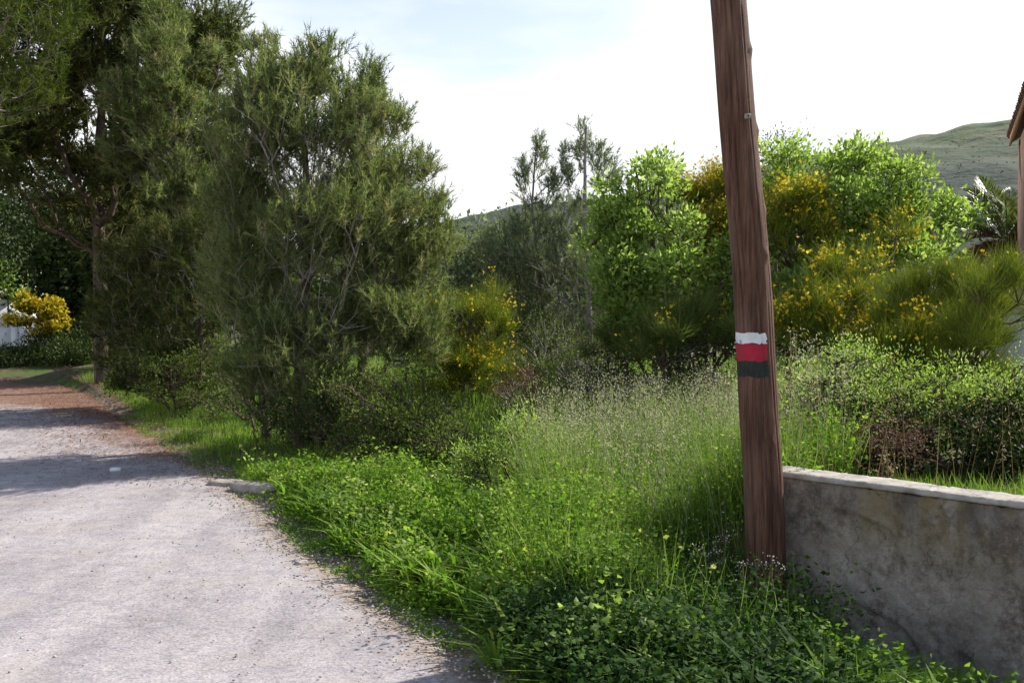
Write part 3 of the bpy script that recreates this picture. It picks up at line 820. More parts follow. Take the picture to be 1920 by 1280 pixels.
# sparse grey pine
plant('pine_tree', 'slender sparse greyish pine with a pale trunk left of the green shrubs', 'pine tree',
      [[foot(1105, 16.2), at(1102, 600, 16.2), at(1095, 420, 16.4), at(1098, 235, 16.8)],
       [foot(1040, 17.4), at(1020, 560, 17.4), at(1005, 400, 17.4), at(1010, 275, 17.4)]], 0.07,
      [clump(1095, 285, 17, 20, 60, 0.3, .9), clump(1125, 320, 17, 16, 50, 0.3, .8), clump(1062, 325, 17, 15, 48, 0.3, .8), clump(1010, 305, 17.4, 15, 48, 0.3, .8), clump(980, 340, 17.3, 13, 38, .3, .8), clump(1150, 340, 17, 13, 36, .3, .8), clump(1036, 360, 17.2, 14, 36, .3, .8),
       clump(1050, 420, 17.2, 110, 50, 1.0),
       clump(970, 480, 17, 80, 60, 1.0), clump(1090, 520, 16.8, 110, 70, 1.0), clump(960, 580, 17, 80, 60, .9), clump(1060, 640, 17, 120, 60, 1.0), clump(1040, 720, 17, 110, 40, .9)],
      1900, 25, pine_leaf, 'pine_grey', bark='twig', bare=[clump(1080, 590, 15.9, 110, 140, 0.5)], nbare=190, rtip=.003, gap=0.3, gs=2.2,
      kw=dict(shoots=3, nn=18, slen=0.22, nl=0.09, nw=0.010, up=1.0))

plant('pine_tree', 'mid green pine filling the gap between the shaded tall pine and the broad central pine', 'pine tree',
      [[foot(345, 19.0), at(345, 500, 19), at(340, 250, 19), at(335, 60, 19)]], 0.10,
      [clump(340, 150, 19, 80, 90, 1.2), clump(360, 270, 19, 80, 80, 1.2), clump(270, 210, 19.2, 70, 70, 1.0), clump(330, 380, 19, 90, 70, 1.2), clump(250, 320, 19.3, 60, 60, 1.0), clump(300, 60, 19.2, 60, 60, 1.0), clump(385, 400, 19, 60, 60, 1.0)],
      1300, 27, pine_leaf, 'pine_needle', gap=0.05, gs=2, lump=(9, .45, .9), rtip=.003, kw=dict(shoots=3, nn=20, slen=0.28, nl=0.12, nw=0.018), step=0.3)

# low dark pine between road bend and central pine
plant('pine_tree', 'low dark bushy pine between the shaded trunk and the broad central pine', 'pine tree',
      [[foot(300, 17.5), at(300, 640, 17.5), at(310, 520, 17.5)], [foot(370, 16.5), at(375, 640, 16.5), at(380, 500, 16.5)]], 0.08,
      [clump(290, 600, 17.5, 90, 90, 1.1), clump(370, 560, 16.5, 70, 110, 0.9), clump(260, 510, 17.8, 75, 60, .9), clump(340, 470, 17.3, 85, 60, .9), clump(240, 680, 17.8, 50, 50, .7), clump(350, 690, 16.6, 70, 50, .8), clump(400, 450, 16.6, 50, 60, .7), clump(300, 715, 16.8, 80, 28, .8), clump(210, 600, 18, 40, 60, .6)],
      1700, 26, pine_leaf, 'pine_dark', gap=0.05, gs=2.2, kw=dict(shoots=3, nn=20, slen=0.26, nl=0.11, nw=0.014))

# far dark trees at the left
def far_tree(px, d, top, rx, seed, label, mat='leaf_dark', n=430, low=640, size=0.16):
    mid = (top + low) / 2
    plant('background_tree', label, 'tree', [[foot(px, d), at(px, mid, d), at(px + 5, top + (mid - top) * .5, d)]], 0.2,
          [clump(px, top + (low - top) * .28, d, rx, (low - top) * .28, rx / F * d * .8), clump(px - rx * .3, mid + 10, d, rx * .9, (low - top) * .3, rx / F * d * .8), clump(px + rx * .35, mid + 30, d, rx * .8, (low - top) * .3, rx / F * d * .8)],
          n, seed, broad_leaf, mat, group='trees in the background', gap=0.08, gs=0.9, kw=dict(nn=34, rad=0.65, size=size*1.15, asp=.6), step=0.8)
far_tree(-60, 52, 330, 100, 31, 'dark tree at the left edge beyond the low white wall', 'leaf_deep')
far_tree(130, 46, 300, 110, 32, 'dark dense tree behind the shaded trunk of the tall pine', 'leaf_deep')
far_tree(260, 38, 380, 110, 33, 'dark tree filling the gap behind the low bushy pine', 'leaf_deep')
far_tree(310, 27, 230, 130, 43, 'tall dark tree added to shade the road bend, just behind the low bushy pine', 'leaf_deep', n=650, low=650)  # added tree, placed to throw shade over the far road
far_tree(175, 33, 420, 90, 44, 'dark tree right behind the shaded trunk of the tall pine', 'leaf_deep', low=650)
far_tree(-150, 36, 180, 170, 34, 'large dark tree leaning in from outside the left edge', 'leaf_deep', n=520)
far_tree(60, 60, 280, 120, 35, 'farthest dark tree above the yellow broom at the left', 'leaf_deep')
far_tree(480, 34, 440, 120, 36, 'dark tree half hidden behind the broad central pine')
far_tree(730, 34, 470, 90, 37, 'olive green tree behind the right flank of the central pine', 'leaf_olive', low=680)
far_tree(930, 32, 440, 100, 38, 'grey green tree under the far ridge beside the sparse pine', 'pine_grey', low=700)
far_tree(1200, 30, 430, 120, 39, 'greyish tree hidden behind the left green shrub', 'pine_grey', low=700)
far_tree(1420, 30, 450, 110, 40, 'dark tree behind the wooden pole and the shrubs', low=700)
far_tree(1640, 28, 440, 110, 41, 'dark tree behind the right green shrub', low=700)
far_tree(1960, 30, 470, 110, 42, 'dark tree behind the palm at the right edge', low=700)

# ------------------------------------------------------------------ leafy shrubs
LEAFKW = dict(nn=20, rad=0.13, size=0.078, asp=0.5, up=0.5)
plant('leafy_shrub', 'tall fresh green shrub left of the wooden pole', 'shrub',
      [[foot(1230, 12.5), at(1225, 560, 12.5), at(1215, 380, 12.5)], [foot(1290, 12.2), at(1300, 560, 12.2), at(1270, 420, 12.2)], [foot(1180, 12.4), at(1160, 560, 12.4), at(1150, 440, 12.4)]], 0.05,
      [clump(1235, 345, 12.4, 48, 44, .5), clump(1165, 395, 12.5, 52, 45, .5), clump(1255, 430, 12.2, 62, 60, .6), clump(1170, 490, 12.3, 70, 65, .6), clump(1265, 530, 12.0, 62, 55, .6), clump(1340, 560, 12.0, 55, 55, .6),
       clump(1170, 580, 12.2, 60, 35, .5, .6), clump(1385, 510, 12.4, 50, 60, .5), clump(1130, 440, 12.6, 30, 40, .4, .6)],
      760, 51, broad_leaf, 'leaf_fresh', bark='brown_twig', twigmat='brown_twig', gap=0.1, lump=(10, .36, 1.1), kw=LEAFKW, branch_name='branches')
plant('leafy_shrub', 'wide fresh green shrub with yellow broom around it, right of the wooden pole', 'shrub',
      [[foot(1560, 12.8), at(1560, 560, 12.8), at(1570, 360, 12.8)], [foot(1640, 12.6), at(1660, 560, 12.6), at(1680, 390, 12.6)], [foot(1490, 12.8), at(1480, 560, 12.8), at(1475, 360, 12.8)]], 0.055,
      [clump(1465, 300, 13.0, 42, 42, .5, .8), clump(1490, 350, 12.8, 60, 45, .5), clump(1590, 320, 12.7, 45, 42, .5), clump(1560, 380, 12.5, 65, 50, .6), clump(1660, 365, 12.6, 58, 48, .5), clump(1620, 440, 12.4, 80, 50, .6),
       clump(1720, 410, 12.6, 62, 32, .5), clump(1780, 402, 12.8, 36, 20, .4), clump(1500, 460, 12.4, 60, 55, .6), clump(1570, 510, 12.2, 80, 50, .6), clump(1750, 480, 12.3, 36, 22, .4, .8), clump(1700, 500, 12.0, 60, 40, .5, .7),
       clump(1480, 570, 12.2, 70, 60, .6), clump(1590, 290, 12.8, 22, 20, .2, .8)],
      1150, 52, broad_leaf, 'leaf_fresh', bark='brown_twig', twigmat='brown_twig', gap=0.1, lump=(10, .36, 1.1), kw=LEAFKW)
plant('leafy_shrub', 'airy grey green shoots rising above the shrubs just right of the pole', 'shrub',
      [[foot(1450, 15.5), at(1455, 420, 15.5), at(1460, 300, 15.5)]], 0.05,
      [clump(1460, 285, 15.5, 35, 30, .5), clump(1510, 290, 15.5, 35, 30, .5), clump(1440, 370, 15.5, 60, 60, .6)],
      160, 53, broad_leaf, 'pine_grey', bark='brown_twig', twigmat='brown_twig', gap=0.3, gs=3, kw=dict(nn=14, rad=.16, size=.055, asp=.4))

# ------------------------------------------------------------------ brooms in flower
def broom(label, px, d, clumps, n, seed, ff=0.5, mat='broom_stem', kw=None, group='yellow flowering brooms', fsize=0.035):
    k = dict(nn=20, ln=0.32, w=0.007, ffrac=ff, fper=9)
    k.update(kw or {})
    top = clumps[0][0]
    f_ = foot(px, d)
    return plant('broom_bush', label, 'broom bush', [[f_, f_ * .5 + top * .5 + [0, 0, -.1], top]], 0.035, clumps, n, seed, broom_leaf, mat, group=group, bark='brown_twig', twigmat='brown_twig',
                 gap=0.1, gs=3.2, lump=(12, .34, 1.15), kw=k, flowers=dict(size=fsize, k=2), trunk_name='stem')
broom('yellow broom between the left green shrub and the pole', 1330, 13.2, [clump(1320, 395, 13.2, 55, 58, .5), clump(1350, 360, 13.2, 40, 30, .4), clump(1320, 460, 13, 45, 40, .4), clump(1300, 500, 13, 50, 60, .5, .5)], 330, 61, 1.0, kw=dict(fper=13))
broom('yellow broom just right of the pole, above the fresh leaves', 1480, 12.2, [clump(1480, 385, 12.2, 55, 42, .4), clump(1450, 420, 12.1, 30, 40, .35), clump(1500, 440, 12.0, 50, 30, .35, .7)], 240, 62, 0.6)
broom('yellow broom with dark arching stems in the middle of the right thicket', 1580, 10.6, [clump(1590, 540, 10.6, 75, 55, .5), clump(1520, 590, 10.4, 60, 50, .5), clump(1640, 600, 10.5, 55, 50, .5), clump(1560, 640, 10.2, 80, 45, .5), clump(1690, 430, 11.5, 40, 30, .3, .5)], 380, 63, 0.45)
broom('dull olive broom with brown twigs below the left fresh green shrub', 1260, 11.4, [clump(1240, 630, 11.4, 90, 45, .6), clump(1330, 610, 11.4, 60, 50, .5), clump(1160, 640, 11.8, 60, 40, .5)], 420, 69, 0.05, mat='leaf_olive', kw=dict(nn=24, ln=.24, w=.006))
broom('olive green broom with few flowers at the right edge above the wall', 1790, 9.4, [clump(1800, 560, 9.4, 95, 60, .6), clump(1740, 610, 9.3, 95, 60, .6), clump(1860, 590, 9.3, 45, 65, .5), clump(1800, 660, 9.0, 110, 50, .6), clump(1700, 550, 9.8, 50, 40, .4)], 620, 64, 0.03, kw=dict(nn=28, ln=.26, w=.005))
broom('small yellow broom low between olive broom and arching stems', 1700, 9.2, [clump(1690, 655, 9.2, 45, 35, .35), clump(1730, 640, 9.2, 35, 30, .3), clump(1650, 680, 9.0, 40, 30, .3)], 130, 65, 0.35)
broom('yellow broom between the central pine and the sparse grey pine', 870, 13.6, [clump(870, 600, 13.6, 55, 60, .5), clump(900, 650, 13.6, 60, 50, .5), clump(840, 670, 13.4, 45, 35, .4), clump(910, 580, 14, 40, 30, .4), clump(880, 710, 13.3, 60, 35, .5), clump(850, 730, 13.1, 50, 30, .4)], 480, 66, 0.26)
broom('orange yellow broom above the low white wall at the far left', 75, 30, [clump(75, 578, 30, 26, 13, .4), clump(100, 590, 30, 22, 9, .4), clump(50, 572, 30, 16, 12, .4), clump(80, 612, 30.2, 60, 20, .5, .5)], 260, 67, 0.7, kw=dict(fper=12, ln=.3, w=.02), fsize=0.08)
plant('leafy_shrub', 'small sunlit green shrub at the far left edge above the broom', 'shrub', [[foot(15, 40), at(15, 560, 40), at(15, 530, 40)]], 0.06,
      [clump(12, 525, 40, 20, 26, .5), clump(30, 555, 40, 16, 16, .4)], 90, 68, broad_leaf, 'leaf_fresh', bark='brown_twig', twigmat='brown_twig', kw=dict(nn=20, rad=.3, size=.13))

# ------------------------------------------------------------------ low shrubs
def shrub(label, px, d, clumps, n, seed, mat='leaf_olive', kw=None, group='low shrubs', nbare=0, twig='brown_twig', gap=.15):
    f_ = foot(px, d); top = clumps[0][0]
    k = dict(nn=16, rad=0.10, size=0.036, asp=0.5); k.update(kw or {})
    return plant('low_shrub', label, 'shrub', [[f_, f_ * .5 + top * .5, top], [f_ + [.1, .05, 0], f_ * .6 + top * .4 + [.2, .1, 0]], [f_ + [-.1, .05, 0], f_ * .6 + top * .4 + [-.2, 0, 0]]], 0.022, clumps, n, seed,
                 broad_leaf, mat, group=group, bark='brown_twig', twigmat=twig, gap=gap, gs=4, lump=(8, .45, 1.1), kw=k, trunk_name='stem', bare=clumps if nbare else None, nbare=nbare)
shrub('olive green shrub at the right foot of the central pine', 780, 10.6, [clump(770, 760, 10.6, 100, 50, .6), clump(700, 790, 10.5, 80, 60, .6), clump(830, 800, 10.4, 80, 50, .6), clump(790, 850, 10.2, 110, 45, .6), clump(680, 720, 10.8, 60, 40, .5), clump(760, 700, 11, 60, 30, .4)], 620, 71, 'leaf_olive', nbare=60)
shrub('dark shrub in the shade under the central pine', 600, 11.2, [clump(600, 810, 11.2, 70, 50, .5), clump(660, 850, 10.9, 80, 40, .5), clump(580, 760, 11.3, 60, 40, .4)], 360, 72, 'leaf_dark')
shrub('soft grey green plant in front of the dark shrubs, left of the tall grass', 950, 9.2, [clump(950, 850, 9.2, 60, 35, .4), clump(985, 820, 9.4, 50, 35, .4), clump(890, 870, 9.3, 50, 28, .35)], 240, 73, 'leaf_fresh', kw=dict(size=.042, asp=.35))
shrub('dry reddish brown bush behind the tall grass', 960, 12.8, [clump(960, 755, 12.8, 60, 32, .5), clump(1060, 770, 12.6, 70, 26, .5), clump(1000, 730, 13, 50, 26, .4)], 220, 74, 'dead_leaf', nbare=90, twig='twig')
shrub('dark green shrub behind the tall grass under the sparse pine', 1150, 12.0, [clump(1150, 700, 12.0, 90, 50, .6), clump(1250, 710, 11.6, 80, 50, .6), clump(1080, 690, 12.6, 60, 40, .5), clump(1330, 690, 11.4, 60, 55, .5)], 520, 75, 'leaf_dark', nbare=120, twig='twig')
shrub('dark green shrub at the left of the pole below the fresh leaves', 1330, 11.6, [clump(1340, 640, 11.6, 60, 50, .5), clump(1400, 620, 11.8, 60, 60, .5), clump(1260, 660, 11.8, 50, 30, .5)], 260, 76, 'leaf_olive')
shrub('bright green shrub right of the pole above the wall', 1530, 7.5, [clump(1530, 710, 7.5, 60, 35, .4), clump(1600, 700, 7.4, 65, 36, .4), clump(1560, 750, 7.3, 80, 35, .4)], 300, 77, 'leaf_fresh', kw=dict(size=.03, asp=.4))
shrub('bright green shrub above the middle of the wall with dark hollow below', 1700, 7.1, [clump(1690, 740, 7.1, 75, 36, .4), clump(1780, 760, 7.0, 75, 34, .4), clump(1740, 705, 7.2, 45, 30, .3)], 330, 78, 'leaf_fresh', kw=dict(size=.03, asp=.35))
shrub('green shrub above the wall at the right edge', 1880, 6.9, [clump(1880, 760, 6.9, 65, 40, .4), clump(1930, 730, 6.9, 60, 50, .4), clump(1830, 730, 7.3, 50, 30, .3)], 280, 79, 'leaf_fresh', kw=dict(size=.028, asp=.35))
shrub('brown dry bush in the hollow behind the wall', 1660, 6.4, [clump(1660, 825, 6.4, 55, 28, .3), clump(1640, 835, 6.4, 30, 16, .2)], 120, 80, 'dead_leaf', nbare=25, kw=dict(size=.02))
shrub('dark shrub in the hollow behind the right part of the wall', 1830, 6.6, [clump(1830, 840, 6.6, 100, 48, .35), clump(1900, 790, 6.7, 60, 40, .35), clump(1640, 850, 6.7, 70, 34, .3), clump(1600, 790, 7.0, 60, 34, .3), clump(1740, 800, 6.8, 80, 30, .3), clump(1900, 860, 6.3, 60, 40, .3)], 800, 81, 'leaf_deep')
shrub('small low green plant beside the grass at the bend of the road', 400, 14.6, [clump(395, 770, 14.6, 28, 26, .3), clump(350, 750, 15.2, 40, 22, .4)], 120, 82, 'leaf_olive')
shrub('olive shrub in front of the low bushy pine above the bright grass', 330, 15.8, [clump(330, 700, 15.8, 80, 45, .6), clump(400, 680, 15.6, 60, 55, .5), clump(260, 690, 16.3, 50, 50, .5), clump(440, 720, 15.0, 50, 40, .5)], 420, 84, 'leaf_olive', kw=dict(size=.05))
shrub('dense dark shrub at the left foot of the central pine', 500, 12.6, [clump(500, 760, 12.6, 60, 50, .5), clump(450, 730, 13.4, 50, 45, .5), clump(540, 800, 12.2, 50, 40, .4)], 360, 85, 'leaf_dark')
shrub('dull green shrub filling the gap below the sparse grey pine', 1000, 14.5, [clump(1000, 690, 14.5, 80, 50, .7), clump(930, 710, 14.3, 50, 40, .5), clump(1070, 660, 14.8, 70, 60, .6)], 380, 86, 'leaf_olive', nbare=80, twig='twig')
shrub('dark hedge added for the shade on the bank below the low white wall at the far left', 60, 29.5, [clump(40, 668, 29.5, 90, 24, .6), clump(140, 668, 29.5, 60, 26, .6), clump(-70, 668, 29.5, 80, 26, .6), clump(190, 650, 30.5, 40, 34, .6), clump(30, 688, 29.6, 80, 18, .5), clump(120, 686, 29.3, 60, 18, .5), clump(80, 640, 30.2, 50, 14, .5)], 760, 83, 'leaf_dark', kw=dict(nn=26, rad=.22, size=.09))  # added dark foliage standing in for plain shade on the bank

# ------------------------------------------------------------------ grass and weeds
def scatter(n, rng, fn, x0, x1, y0, y1):
    X = np.zeros(0); Y = np.zeros(0)
    while len(X) < n:
        x = rng.uniform(x0, x1, n); y = rng.uniform(y0, y1, n)
        k = rng.random(n) < fn(x, y)
        X = np.concatenate([X, x[k]]); Y = np.concatenate([Y, y[k]])
    return X[:n], Y[:n]
def wall_s(x, y):
    return (x - WALL_A[0]) * WN[0] + (y - WALL_A[1]) * WN[1], (x - WALL_A[0]) * WU[0] + (y - WALL_A[1]) * WU[1]
def clear(x, y):
    s_, t_ = wall_s(x, y)
    inwall = (s_ > -0.02) & (s_ < 0.24) & (t_ > -0.03)
    inpole = np.hypot(x - 1.38, y - PD) < 0.13
    return (~inwall) & (~inpole)

rg = np.random.default_rng(90)
# lush low weeds along the road
def f_weed(x, y):
    o = x - road_edge_x(y) - 0.10 - 0.12 * wav(x, y, 2.2)
    s_, t_ = wall_s(x, y)
    dark = ((y < 5.0 + 0.25 * wav(x, y, 3)) & (x > 0.05 + 0.15 * wav(x, y, 4))) | ((s_ > -0.5) & (t_ > -0.3) & (t_ < 3))
    return sm(o / 0.25) * np.where(dark, .45, 1) * clear(x, y) * (s_ < 0.1) * np.where(y > 9.5, 0.25, 1.0) * (0.55 + 0.45 * wav(x, y, 2.0))
def weeds(n_pl, fn, box, hmin, hmax, seed, name, label, size=(0.022, 0.04), nn=16, mat='weed', rad=0.05, hfn=None):
    rng = np.random.default_rng(seed)
    x, y = scatter(n_pl, rng, fn, *box)
    z = ground_z(x, y)
    h = rng.uniform(hmin, hmax, n_pl) * (0.75 + 0.35 * wav(x, y, 2.6))
    if hfn is not None: h = h * hfn(x, y)
    s = Soup()
    lean = rng.normal(0, 0.25, (n_pl, 3)) * [1, 1, 0] + UP
    lean = unit(lean)
    B = np.stack([x, y, z], 1)
    s.blades(B, lean, h, 0.005, 0.2, rng, np.full(n_pl, 0.3))
    f = rng.random((n_pl, nn)) ** 0.6
    Q = B[:, None] + lean[:, None] * (f * h[:, None])[..., None] + rng.normal(0, rad, (n_pl, nn, 3)) * [1, 1, 0.25]
    Q[..., 2] = np.maximum(Q[..., 2], z[:, None] + 0.008)
    nd = unit(rng.normal(size=(n_pl, nn, 3)) * [1, 1, .35] + UP * 0.25)
    sz = rng.uniform(size[0], size[1], n_pl * nn)
    S = unit(np.cross(nd.reshape(-1, 3), unit(UP + rng.normal(size=(n_pl * nn, 3)) * 0.55)))
    bt = np.clip(rng.normal(0.5, 0.18, n_pl), 0, 1)
    ti = np.clip(bt[:, None] + rng.normal(0, .14, (n_pl, nn)), 0, 1).ravel()
    s.leaves(Q.reshape(-1, 3), nd.reshape(-1, 3), sz, sz * 0.75, rng, ti, S=S)
    return tag(s.build(name, M[mat]), label, 'weeds', kind='stuff')
def mound(x, y):
    o = x - road_edge_x(y)
    s_, t_ = wall_s(x, y)
    near_wall = sm(1 + s_ / 1.6) * (1 - sm((t_ - 0.1) / 0.4))
    bare = 1 - 0.75 * sm((t_ - 0.15) / 0.5) * sm(1 + s_ / 0.9)
    return (0.35 + 0.75 * sm((o - 0.1) / 0.9)) * (1 + 0.35 * wav(x + 3, y, 3.7)) * (1 + 0.5 * near_wall) * bare
weeds(7200, f_weed, (-4, 2.6, 3.4, 10.5), 0.10, 0.34, 91, 'low_weeds', 'lush bright green low weeds between the road and the wall', hfn=mound, nn=14)
def f_edge(x, y):
    o = x - road_edge_x(y)
    return sm((o + 0.12) / 0.1) * (1 - sm((o - 0.12) / 0.25)) * (wav(x, y, 4) > -0.1) * clear(x, y)
weeds(1500, f_edge, (-7, 1.2, 3.4, 16), 0.02, 0.06, 92, 'edge_weeds', 'flat small weeds creeping over the broken asphalt edge', size=(.01, .022), nn=10, rad=.03)
def f_tall(x, y):
    s_, t_ = wall_s(x, y)
    a = ((x - 1.25) / 1.15) ** 2 + ((y - 7.6) / 1.9) ** 2
    return (a < 1.0 + 0.3 * wav(x, y, 2)) * clear(x, y)
def f_pole(x, y):
    return (((x - 0.85) / 0.85) ** 2 + ((y - 5.65) / 0.95) ** 2 < 1 + 0.3 * wav(x, y, 3)) * clear(x, y)
weeds(2700, lambda x, y: np.maximum(f_tall(x, y), 1.0 * f_pole(x, y)), (-0.6, 3.0, 4.9, 10), 0.3, 0.8, 93, 'leafy_weeds', 'knee high leafy weeds among the tall grass behind the pole', size=(.018, .035), nn=22, rad=.06)
weeds(260, lambda x, y: f_weed(x, y) * (wav(x, y, 2.7) > 0), (-3.5, 1.6, 4, 9.5), 0.25, 0.5, 191, 'upright_weeds', 'taller upright leafy weeds standing out of the low carpet', size=(.02, .05), nn=26, rad=.05, mat='leaf_fresh')
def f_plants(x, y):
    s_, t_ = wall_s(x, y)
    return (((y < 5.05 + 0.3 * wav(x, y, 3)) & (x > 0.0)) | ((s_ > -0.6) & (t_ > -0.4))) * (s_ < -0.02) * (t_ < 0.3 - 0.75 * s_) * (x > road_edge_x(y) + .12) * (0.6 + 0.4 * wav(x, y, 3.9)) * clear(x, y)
weeds(1700, f_plants, (-0.6, 2.4, 3.4, 6.2), 0.2, 0.42, 94, 'pole_foot_weeds', 'leafy weeds coloured dark for the shade at the foot of the pole and wall', size=(.018, .042), nn=20, rad=.06, mat='weed_dark')
grass(3500, f_plants, (-0.6, 2.4, 3.4, 6.2), .2, .55, 194, 'shade_grass', 'dark grass blades among the shaded weeds by the wall', mat='leaf_olive', w=(.003, .006)) if False else None

def grass(n_, fn, box, lmin, lmax, seed, name, label, mat='grass', w=(0.004, 0.007), tuft=0.5, hfn=None, lean=.28):
    rng = np.random.default_rng(seed)
    x, y = scatter(n_, rng, fn, *box)
    z = ground_z(x, y)
    D = unit(rng.normal(0, lean, (n_, 3)) * [1, 1, 0] + UP)
    L = rng.uniform(lmin, lmax, n_) * (0.85 + .3 * wav(x, y, 3))
    if hfn is not None: L = L * hfn(x, y)
    s = Soup()
    t_ = np.clip(0.5 + 0.25 * wav(x, y, 2.5) + rng.normal(0, .18, n_), 0, 1)
    s.blades(np.stack([x, y, z], 1), D, L, rng.uniform(w[0], w[1], n_), rng.uniform(-.9, .9, n_), rng, t_)
    return tag(s.build(name, M[mat]), label, 'grass', kind='stuff')
def f_verge(x, y):
    o = x - road_edge_x(y) - 0.1 - 0.15 * wav(x, y, 2)
    return sm(o / 0.3) * (1 - sm((o - 3.6) / 1.5)) * (0.6 + .4 * wav(x, y, 1.7))
grass(36000, f_verge, (-11, 1, 8.5, 24), 0.07, 0.20, 95, 'verge_grass', 'short bright green grass along the road edge under the pines', w=(.006, .012))
grass(9000, f_weed, (-3.5, 2.4, 3.6, 9.5), 0.10, 0.30, 96, 'weed_grass', 'green grass blades among the low roadside weeds', hfn=mound)
grass(13000, f_tall, (-0.6, 3.0, 5.2, 10), 0.55, 1.0, 97, 'tall_grass', 'tall pale wild oat grass growing behind the pole', mat='oat', w=(.003, .006), lean=.25, hfn=lambda x, y: 0.8 + 0.4 * wav(x * 1.3, y, 2.7))
def f_back(x, y):
    s_, t_ = wall_s(x, y)
    return (s_ > 0.24) * (s_ < 1.1) * (t_ > -0.6) * clear(x, y)
grass(6000, f_back, (1.4, 6.5, 3.5, 10), 0.08, 0.24, 98, 'wall_grass', 'green grass growing behind the top of the wall', w=(.004, .007))
def f_mid(x, y):
    s_, t_ = wall_s(x, y)
    return ((x - road_edge_x(y)) > 2.8) * clear(x, y) * np.where((t_ > 0.3) & (s_ < 4), .12, 1)
grass(26000, f_mid, (-6, 9, 8, 24), 0.25, 0.6, 99, 'rough_grass', 'rough grass and undergrowth beneath the trees and shrubs', w=(.008, .016), mat='oat')

def f_foot(x, y):
    return (((x - 1.1) / 0.5) ** 2 + ((y - 5.0) / 0.38) ** 2 < 1 + 0.3 * wav(x, y, 4)) * clear(x, y)
weeds(190, f_foot, (0.5, 1.8, 4.5, 5.5), 0.4, 0.72, 196, 'tangled_weeds', 'tangled weeds coloured dark for shade, hiding the foot of the pole', size=(.018, .045), nn=26, rad=.07, mat='weed_dark')
grass(2600, lambda x, y: np.maximum(f_pole(x, y), f_foot(x, y)), (-0.2, 2.0, 4.5, 6.8), .35, .8, 197, 'pole_grass', 'long grass standing round the left of the pole', mat='oat', w=(.003, .006))
# broad arching leaves and straw mixed into the carpet
def rosettes(n_, fn, box, seed, name, label, mat, L=(.10, .26), W=(.014, .03), per=9):
    rng = np.random.default_rng(seed)
    x, y = scatter(n_, rng, fn, *box); z = ground_z(x, y) + .02
    B = np.repeat(np.stack([x, y, z], 1), per, 0); m = n_ * per
    a = rng.uniform(0, 2 * np.pi, m); el = rng.uniform(0.5, 1.35, m)
    D = np.stack([np.cos(a) * np.cos(el), np.sin(a) * np.cos(el), np.sin(el)], 1)
    side = np.stack([-np.sin(a), np.cos(a), 0 * a], 1)
    Ln = rng.uniform(*L, m)[:, None]; Wd = rng.uniform(*W, m)[:, None]
    out = np.stack([np.cos(a), np.sin(a), 0 * a], 1)
    p1 = B + D * Ln * .55; tip = p1 + (D * .35 + out * .35 - UP * .12) * Ln
    V = np.stack([B - side * Wd * .2, B + side * Wd * .2, p1 - side * Wd * .5, p1 + side * Wd * .5, tip], 1)
    i = np.arange(m)[:, None] * 5
    s = Soup(); s.add(V, np.concatenate([i + [0, 1, 3], i + [0, 3, 2], i + [2, 3, 4]], 0), np.repeat(np.clip(rng.normal(.5, .22, m), 0, 1), 5))
    return tag(s.build(name, M[mat]), label, 'weeds', kind='stuff')
rosettes(900, f_weed, (-3.6, 2.2, 3.5, 9.5), 201, 'broad_leaf_weeds', 'arching broad leaved weeds mixed into the low roadside weeds', 'weed', L=(.12, .34))
rosettes(420, f_plants, (-0.6, 2.4, 3.4, 6.2), 202, 'dark_broad_leaf_weeds', 'arching broad leaves coloured dark for the shade near the bottom of the pole', 'weed_dark', L=(.15, .38))
rosettes(500, lambda x, y: np.maximum(f_weed(x, y), 0) * (wav(x, y, 3.3) > 0.1), (-3.6, 2.0, 3.8, 9.5), 203, 'straw', 'short bits of yellow straw among the roadside weeds', 'dry', L=(.08, .22), W=(.003, .006), per=5)

# seed heads of the tall grass
rng = np.random.default_rng(101)
def seed_heads(n_, fn, box, lmin, lmax, name, label, seed, matn='seed', lean=.16, per=14):
    rng = np.random.default_rng(seed)
    x, y = scatter(n_, rng, fn, *box); z = ground_z(x, y)
    B = np.stack([x, y, z], 1); D = unit(rng.normal(0, lean, (n_, 3)) * [1, 1, 0] + UP)
    L = rng.uniform(lmin, lmax, n_)
    s = Soup()
    s.needles(B, D, L, 0.004, rng, rng.uniform(0, .5, n_))
    f = rng.uniform(0.68, 1.0, (n_, per))
    Q = B[:, None] + D[:, None] * (L[:, None] * f)[..., None] + rng.normal(0, 0.022, (n_, per, 3))
    nd = unit(rng.normal(size=(n_, per, 3)) * 0.6 + [0.2, 0, -0.5])
    s.leaves(Q.reshape(-1, 3), nd.reshape(-1, 3), rng.uniform(.014, .026, n_ * per), .006, rng, rng.random(n_ * per))
    return tag(s.build(name, M[matn]), label, 'grass', kind='stuff')
seed_heads(1000, f_tall, (-0.6, 3.0, 5.2, 10), 0.75, 1.12, 'grass_seed_heads', 'pale seed heads over the tall grass left of the pole', 102)
seed_heads(80, f_back, (1.6, 5.5, 4.5, 8), 0.5, 0.95, 'dry_grass_stalks', 'dry pale grass stalks behind the wall', 103, 'dry')
# litter
def f_lit(x, y):
    o = x - road_edge_x(y)
    return (o > -6.0) * (o < 1.2) * (0.12 + 0.88 * np.exp(-((o + 0.5) / 0.9) ** 2)) * sm((y - 8) / 6)
n_ = 26000
x, y = scatter(n_, rng, f_lit, -14, -1, 8, 27)
zz = ground_z(x, y) + 0.022 + 0.02 * rng.random(n_)
s = Soup(); D = unit(rng.normal(size=(n_, 3)) * [1, 1, .12])
s.leaves(np.stack([x, y, zz], 1), D, rng.uniform(.03, .08, n_), rng.uniform(.006, .018, n_), rng, rng.random(n_), S=unit(np.cross(D, UP + 0 * D)), fold=.05)
tag(s.build('pine_litter', M['litter']), 'reddish brown fallen pine needles strewn over the road edge', 'needles', kind='stuff')
